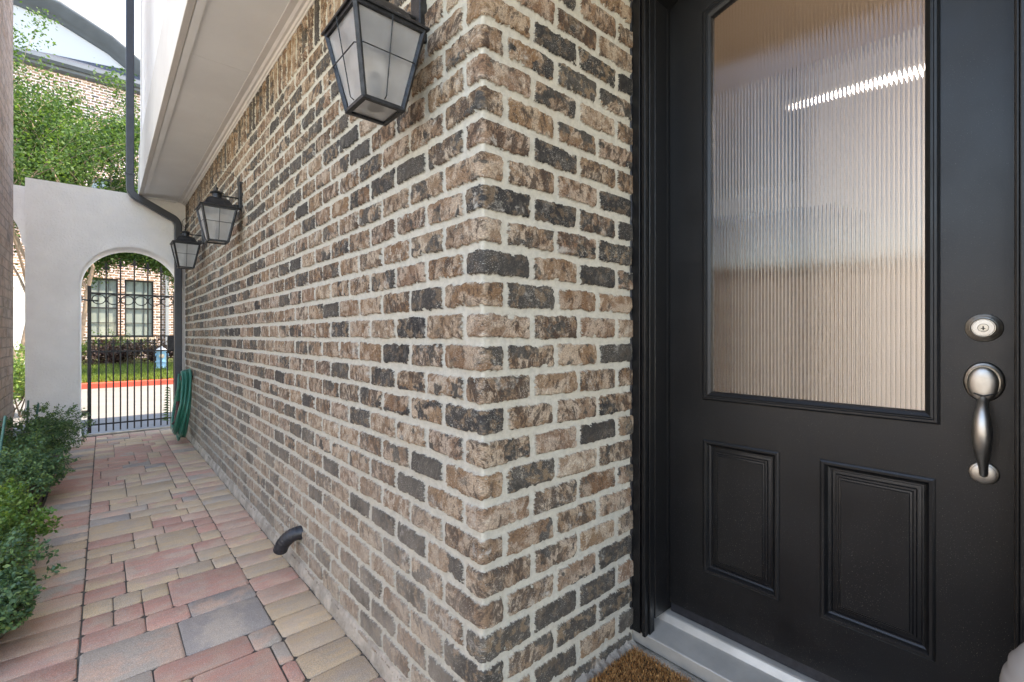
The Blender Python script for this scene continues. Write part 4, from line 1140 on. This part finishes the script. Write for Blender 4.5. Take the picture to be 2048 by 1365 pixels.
obj('pumper_cap', MB().lathe([(.055, .10), (.062, .13), (.062, .165), (.03, .17), (.028, .19)], (hx, hy, hz0+.37), 'y', 20), 'hydcream', hyd, smooth=True)
for s_ in (-1, 1):
    obj('hose_cap', MB().tube([(hx+s_*.10, hy, hz0+.40), (hx+s_*.165, hy, hz0+.40)], .042, 16), 'hydblue', hyd, smooth=True)

oh = thing('opposite_house', (0, 20, 0), 'tall pinkish brick townhouse with white arched gable across the street', 'house')
FY = 20.0
wins = [(-.35, .354, 1.17, 3.08), (.52, 1.28, 1.17, 3.08), (-3.4, -2.6, 1.17, 3.08), (3.0, 3.8, 1.17, 3.08), (-.35, .354, 4.6, 6.3), (.52, 1.28, 4.6, 6.3), (-2.6, -1.8, 4.6, 6.3), (3.0, 3.8, 4.6, 6.3)]
xsb = sorted({-9.0, 9.0, *[q for w_ in wins for q in w_[:2]]}); zsb = sorted({0.0, 9.55, *[q for w_ in wins for q in w_[2:]]})
qs = []
for a_, b_ in zip(xsb[:-1], xsb[1:]):
    for c_, d_ in zip(zsb[:-1], zsb[1:]):
        mx_, mz_ = (a_+b_)/2, (c_+d_)/2
        if any(w_[0] < mx_ < w_[1] and w_[2] < mz_ < w_[3] for w_ in wins): continue
        qs.append(([(a_, FY, c_), (b_, FY, c_), (b_, FY, d_), (a_, FY, d_)], [(a_, c_), (b_, c_), (b_, d_), (a_, d_)]))
for w_ in wins:                                            # reveals
    a_, b_, c_, d_ = w_
    for p0, p1 in (((a_, c_), (a_, d_)), ((b_, d_), (b_, c_)), ((a_, d_), (b_, d_)), ((b_, c_), (a_, c_))):
        qs.append(([(p0[0], FY, p0[1]), (p1[0], FY, p1[1]), (p1[0], FY+.13, p1[1]), (p0[0], FY+.13, p0[1])], [(p0[0], p0[1]), (p1[0], p1[1]), (p1[0]+.1, p1[1]), (p0[0]+.1, p0[1])]))
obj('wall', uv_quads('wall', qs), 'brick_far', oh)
obj('side_wall', MB().add([(-9, FY, 0), (-9, FY+9, 0), (-9, FY+9, 9.55), (-9, FY, 9.55)], [(0, 1, 2, 3)]).add([(9, FY, 0), (9, FY+9, 0), (9, FY+9, 9.55), (9, FY, 9.55)], [(0, 1, 2, 3)]), 'stucco', oh)
for (a_, b_, c_, d_) in wins:
    f = MB(); y0_, y1_ = FY+.05, FY+.10
    f.box(a_, a_+.045, y0_, y1_, c_, d_).box(b_-.045, b_, y0_, y1_, c_, d_).box(a_+.045, b_-.045, y0_, y1_, c_, c_+.05).box(a_+.045, b_-.045, y0_, y1_, d_-.05, d_)
    f.box(a_+.045, b_-.045, y0_+.005, y1_, (c_+d_)/2-.02, (c_+d_)/2+.02)
    for t_ in (1/3, 2/3): f.box(a_+(b_-a_)*t_-.008, a_+(b_-a_)*t_+.008, y0_+.012, y1_-.01, c_+.05, d_-.05)
    for t_ in (.25, .75): f.box(a_+.045, b_-.045, y0_+.014, y1_-.012, c_+(d_-c_)*t_-.008, c_+(d_-c_)*t_+.008)
    wo = obj('window', f, 'winframe', oh)
    obj('pane', MB().add([(a_, FY+.095, c_), (b_, FY+.095, c_), (b_, FY+.095, d_), (a_, FY+.095, d_)], [(0, 1, 2, 3)]), 'blind', wo)
    obj('sill', MB().box(a_-.04, b_+.04, FY-.04, FY+.06, c_-.07, c_-.002), 'plinth', wo)
    hd = uv_quads('lintel', [([(a_-.08, FY-.012, d_+.002), (b_+.08, FY-.012, d_+.002), (b_+.08, FY-.012, d_+.22), (a_-.08, FY-.012, d_+.22)], [(a_, 0), (b_, 0), (b_, .22), (a_, .22)])])
    obj('lintel', hd, 'brick_far', wo)
obj('downspout', MB().box(1.60, 1.70, FY-.09, FY-.01, .3, 9.3), simple('pale downspout', (.30, .33, .36), .5), oh, bevel=.01)
obj('gutter', MB().prism([(FY-.36, 9.62), (FY-.38, 9.50), (FY-.30, 9.42), (FY-.22, 9.42), (FY-.20, 9.34), (FY-.02, 9.30), (FY-.02, 9.62)], 'x', -9.2, 9.2), 'grey_metal', oh)
# concave slate skirt rising to the right
sk_ = np.linspace(-3, 9, 60); Ps = []
for x_ in sk_:
    h_ = .10+.22*max(0, (x_+2.3))**1.2*.35
    Ps.append([(x_, FY-.34, 9.63), (x_, FY-.18, 9.63+h_*.35), (x_, FY-.04, 9.63+h_)])
obj('skirt_roof', grid('skirt_roof', np.array(Ps)), 'shingle', oh)
# arched white gable with thick grey cornice, roof barrel behind
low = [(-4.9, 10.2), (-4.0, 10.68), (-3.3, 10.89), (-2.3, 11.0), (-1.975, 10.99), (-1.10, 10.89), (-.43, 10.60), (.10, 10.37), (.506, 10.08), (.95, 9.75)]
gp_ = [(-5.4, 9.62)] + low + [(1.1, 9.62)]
obj('gable', MB().prism(gp_, 'y', FY+.0, FY+.25), simple('shade toned white gable', (.40, .44, .49), .8), oh)  # shade on the white gable is put into this blue grey colour
cm = MB()
def off(p, k, h): return (p[0]+k, p[1]+h)
steps_ = [(0, .0, -.02), (-.10, .02, .0), (-.12, .03, .12), (-.26, .06, .14), (-.30, .07, .30), (-.42, .10, .34), (-.44, .12, .46), (.0, .14, .48)]
Pc = np.array([[(p[0]+s_[1]*(1 if p[0] > -2.2 else -1), FY+s_[0], p[1]+s_[2]) for s_ in steps_] for p in ([(-5.3, 9.7)] + low + [(1.15, 9.55)])])
obj('cornice', grid('cornice', Pc), 'grey_metal', oh)
rl = [(-5.9, 9.9), (-4.6, 10.95), (-3.4, 11.55), (-2.2, 11.72), (-1.13, 11.60), (-.62, 11.38), (.0, 11.10), (.506, 10.86), (1.0, 10.5), (1.5, 10.0)]
Pr = np.array([[(p[0], yy, p[1]) for yy in (FY+.02, FY+2, FY+8)] for p in rl])
obj('barrel_roof', grid('barrel_roof', Pr), 'shingle_light', oh, smooth='all')
obj('main_roof', MB().add([(-9.2, FY+.3, 9.62), (9.2, FY+.3, 9.62), (9.2, FY+5, 10.2), (-9.2, FY+5, 10.2)], [(0, 1, 2, 3)]), 'shingle', oh)
obj('entry_porch', MB().box(-3.4, -1.62, FY-.9, FY-.02, .0, 2.9), 'stucco', oh, bevel=.02)

# ------------------------------------------------------------------ crape myrtles
def tree(base, h, spread, nl, label, seed, lean=(0, 0), trunks=3, low=.34, size=.038, bough=None):
    rs = np.random.RandomState(seed); rp = random.Random(seed)
    root = thing('crape_myrtle', base, label, 'tree', 'trees before the far house')
    B0 = Vector(base); tips = []
    trunk = MB()
    def grow(p, d, L, r, lev):
        n_ = 5; pts_ = [p]; q = p.copy(); dd = d.copy()
        for i in range(n_):
            dd = (dd+Vector((rp.uniform(-.12, .12), rp.uniform(-.12, .12), rp.uniform(-.02, .10)))).normalized()
            q = q+dd*(L/n_); pts_.append(q.copy())
            if lev >= 2: tips.append(q.copy())
        trunk.tube([tuple(a) for a in pts_], r, 7 if lev < 2 else 4, scale=list(np.linspace(1, .55, n_+1)), cap=False)
        if lev < 4:
            for k in range(3 if lev < 3 else 2):
                ax = Vector((rp.uniform(-1, 1), rp.uniform(-1, 1), rp.uniform(-.2, .5))).normalized()
                nd = (dd*.85+ax*.62).normalized(); s0 = pts_[-1] if k == 0 else pts_[rp.randint(2, n_)]
                grow(s0.copy(), nd, L*rp.uniform(.58, .75), r*.52, lev+1)
        else: tips.append(q.copy()); tips.append(q.copy())
    for k in range(trunks):
        a_ = 2*math.pi*k/trunks+rp.uniform(-.4, .4)
        d = Vector((math.cos(a_)*.20+lean[0], math.sin(a_)*.20+lean[1], 1)).normalized()
        grow(B0+Vector((math.cos(a_)*.10, math.sin(a_)*.10, -.03)), d, h*low, .065, 0)
    if bough:
        for (a_, b_) in bough:
            n0 = len(tips); grow(Vector(a_), (Vector(b_)-Vector(a_)).normalized(), (Vector(b_)-Vector(a_)).length, .022, 2); tips += tips[n0:]*3
    obj('trunk', trunk, 'bark', root, smooth='all')
    T = np.array([tuple(t) for t in tips])
    T = T[T[:, 2] > 2.35]
    idx = rs.randint(0, len(T), nl)
    pos = T[idx]+rs.normal(0, 1, (nl, 3))*np.array([spread, spread, spread*.7])
    V, F = leaves(rs, pos, np.tile(np.array([[0, 0, 1.0]]), (nl, 1)), size)
    clump = rs.rand(len(T))
    tint = np.clip(rs.normal(.45, .2, nl)+(clump[idx]-.5)*.45, 0, 1)
    obj('crown', np_mesh('crown', V, F, attr={'tint': ('FLOAT', 'FACE', tint)}), 'leaf_tree', root)
    return root
tree((-1.42, 15.3, .15), 9.0, .16, 52000, 'green crape myrtle with pale trunk seen left of the white wall', 5, lean=(.03, 0))
tree((-.78, 15.6, .22), 8.2, .15, 60000, 'green crape myrtle whose branches show through the arch above the gate', 8, lean=(.03, 0), trunks=2, bough=(((-.55, 15.6, 2.3), (.3, 15.5, 3.3)), ((-.5, 15.6, 2.6), (.6, 15.7, 3.7)), ((-.2, 15.6, 3.2), (1.1, 15.4, 3.6)), ((.5, 15.5, 3.6), (1.7, 15.5, 3.5)), ((-.3, 15.5, 3.0), (.5, 15.3, 3.1)), ((.2, 15.5, 3.3), (1.0, 15.3, 3.0)), ((-.5, 15.5, 3.2), (.1, 15.3, 3.3))))
tree((2.9, 16.6, .24), 7.0, .17, 22000, 'crape myrtle mostly hidden by the house, leaves at the right of the arch', 15, lean=(-.16, 0))
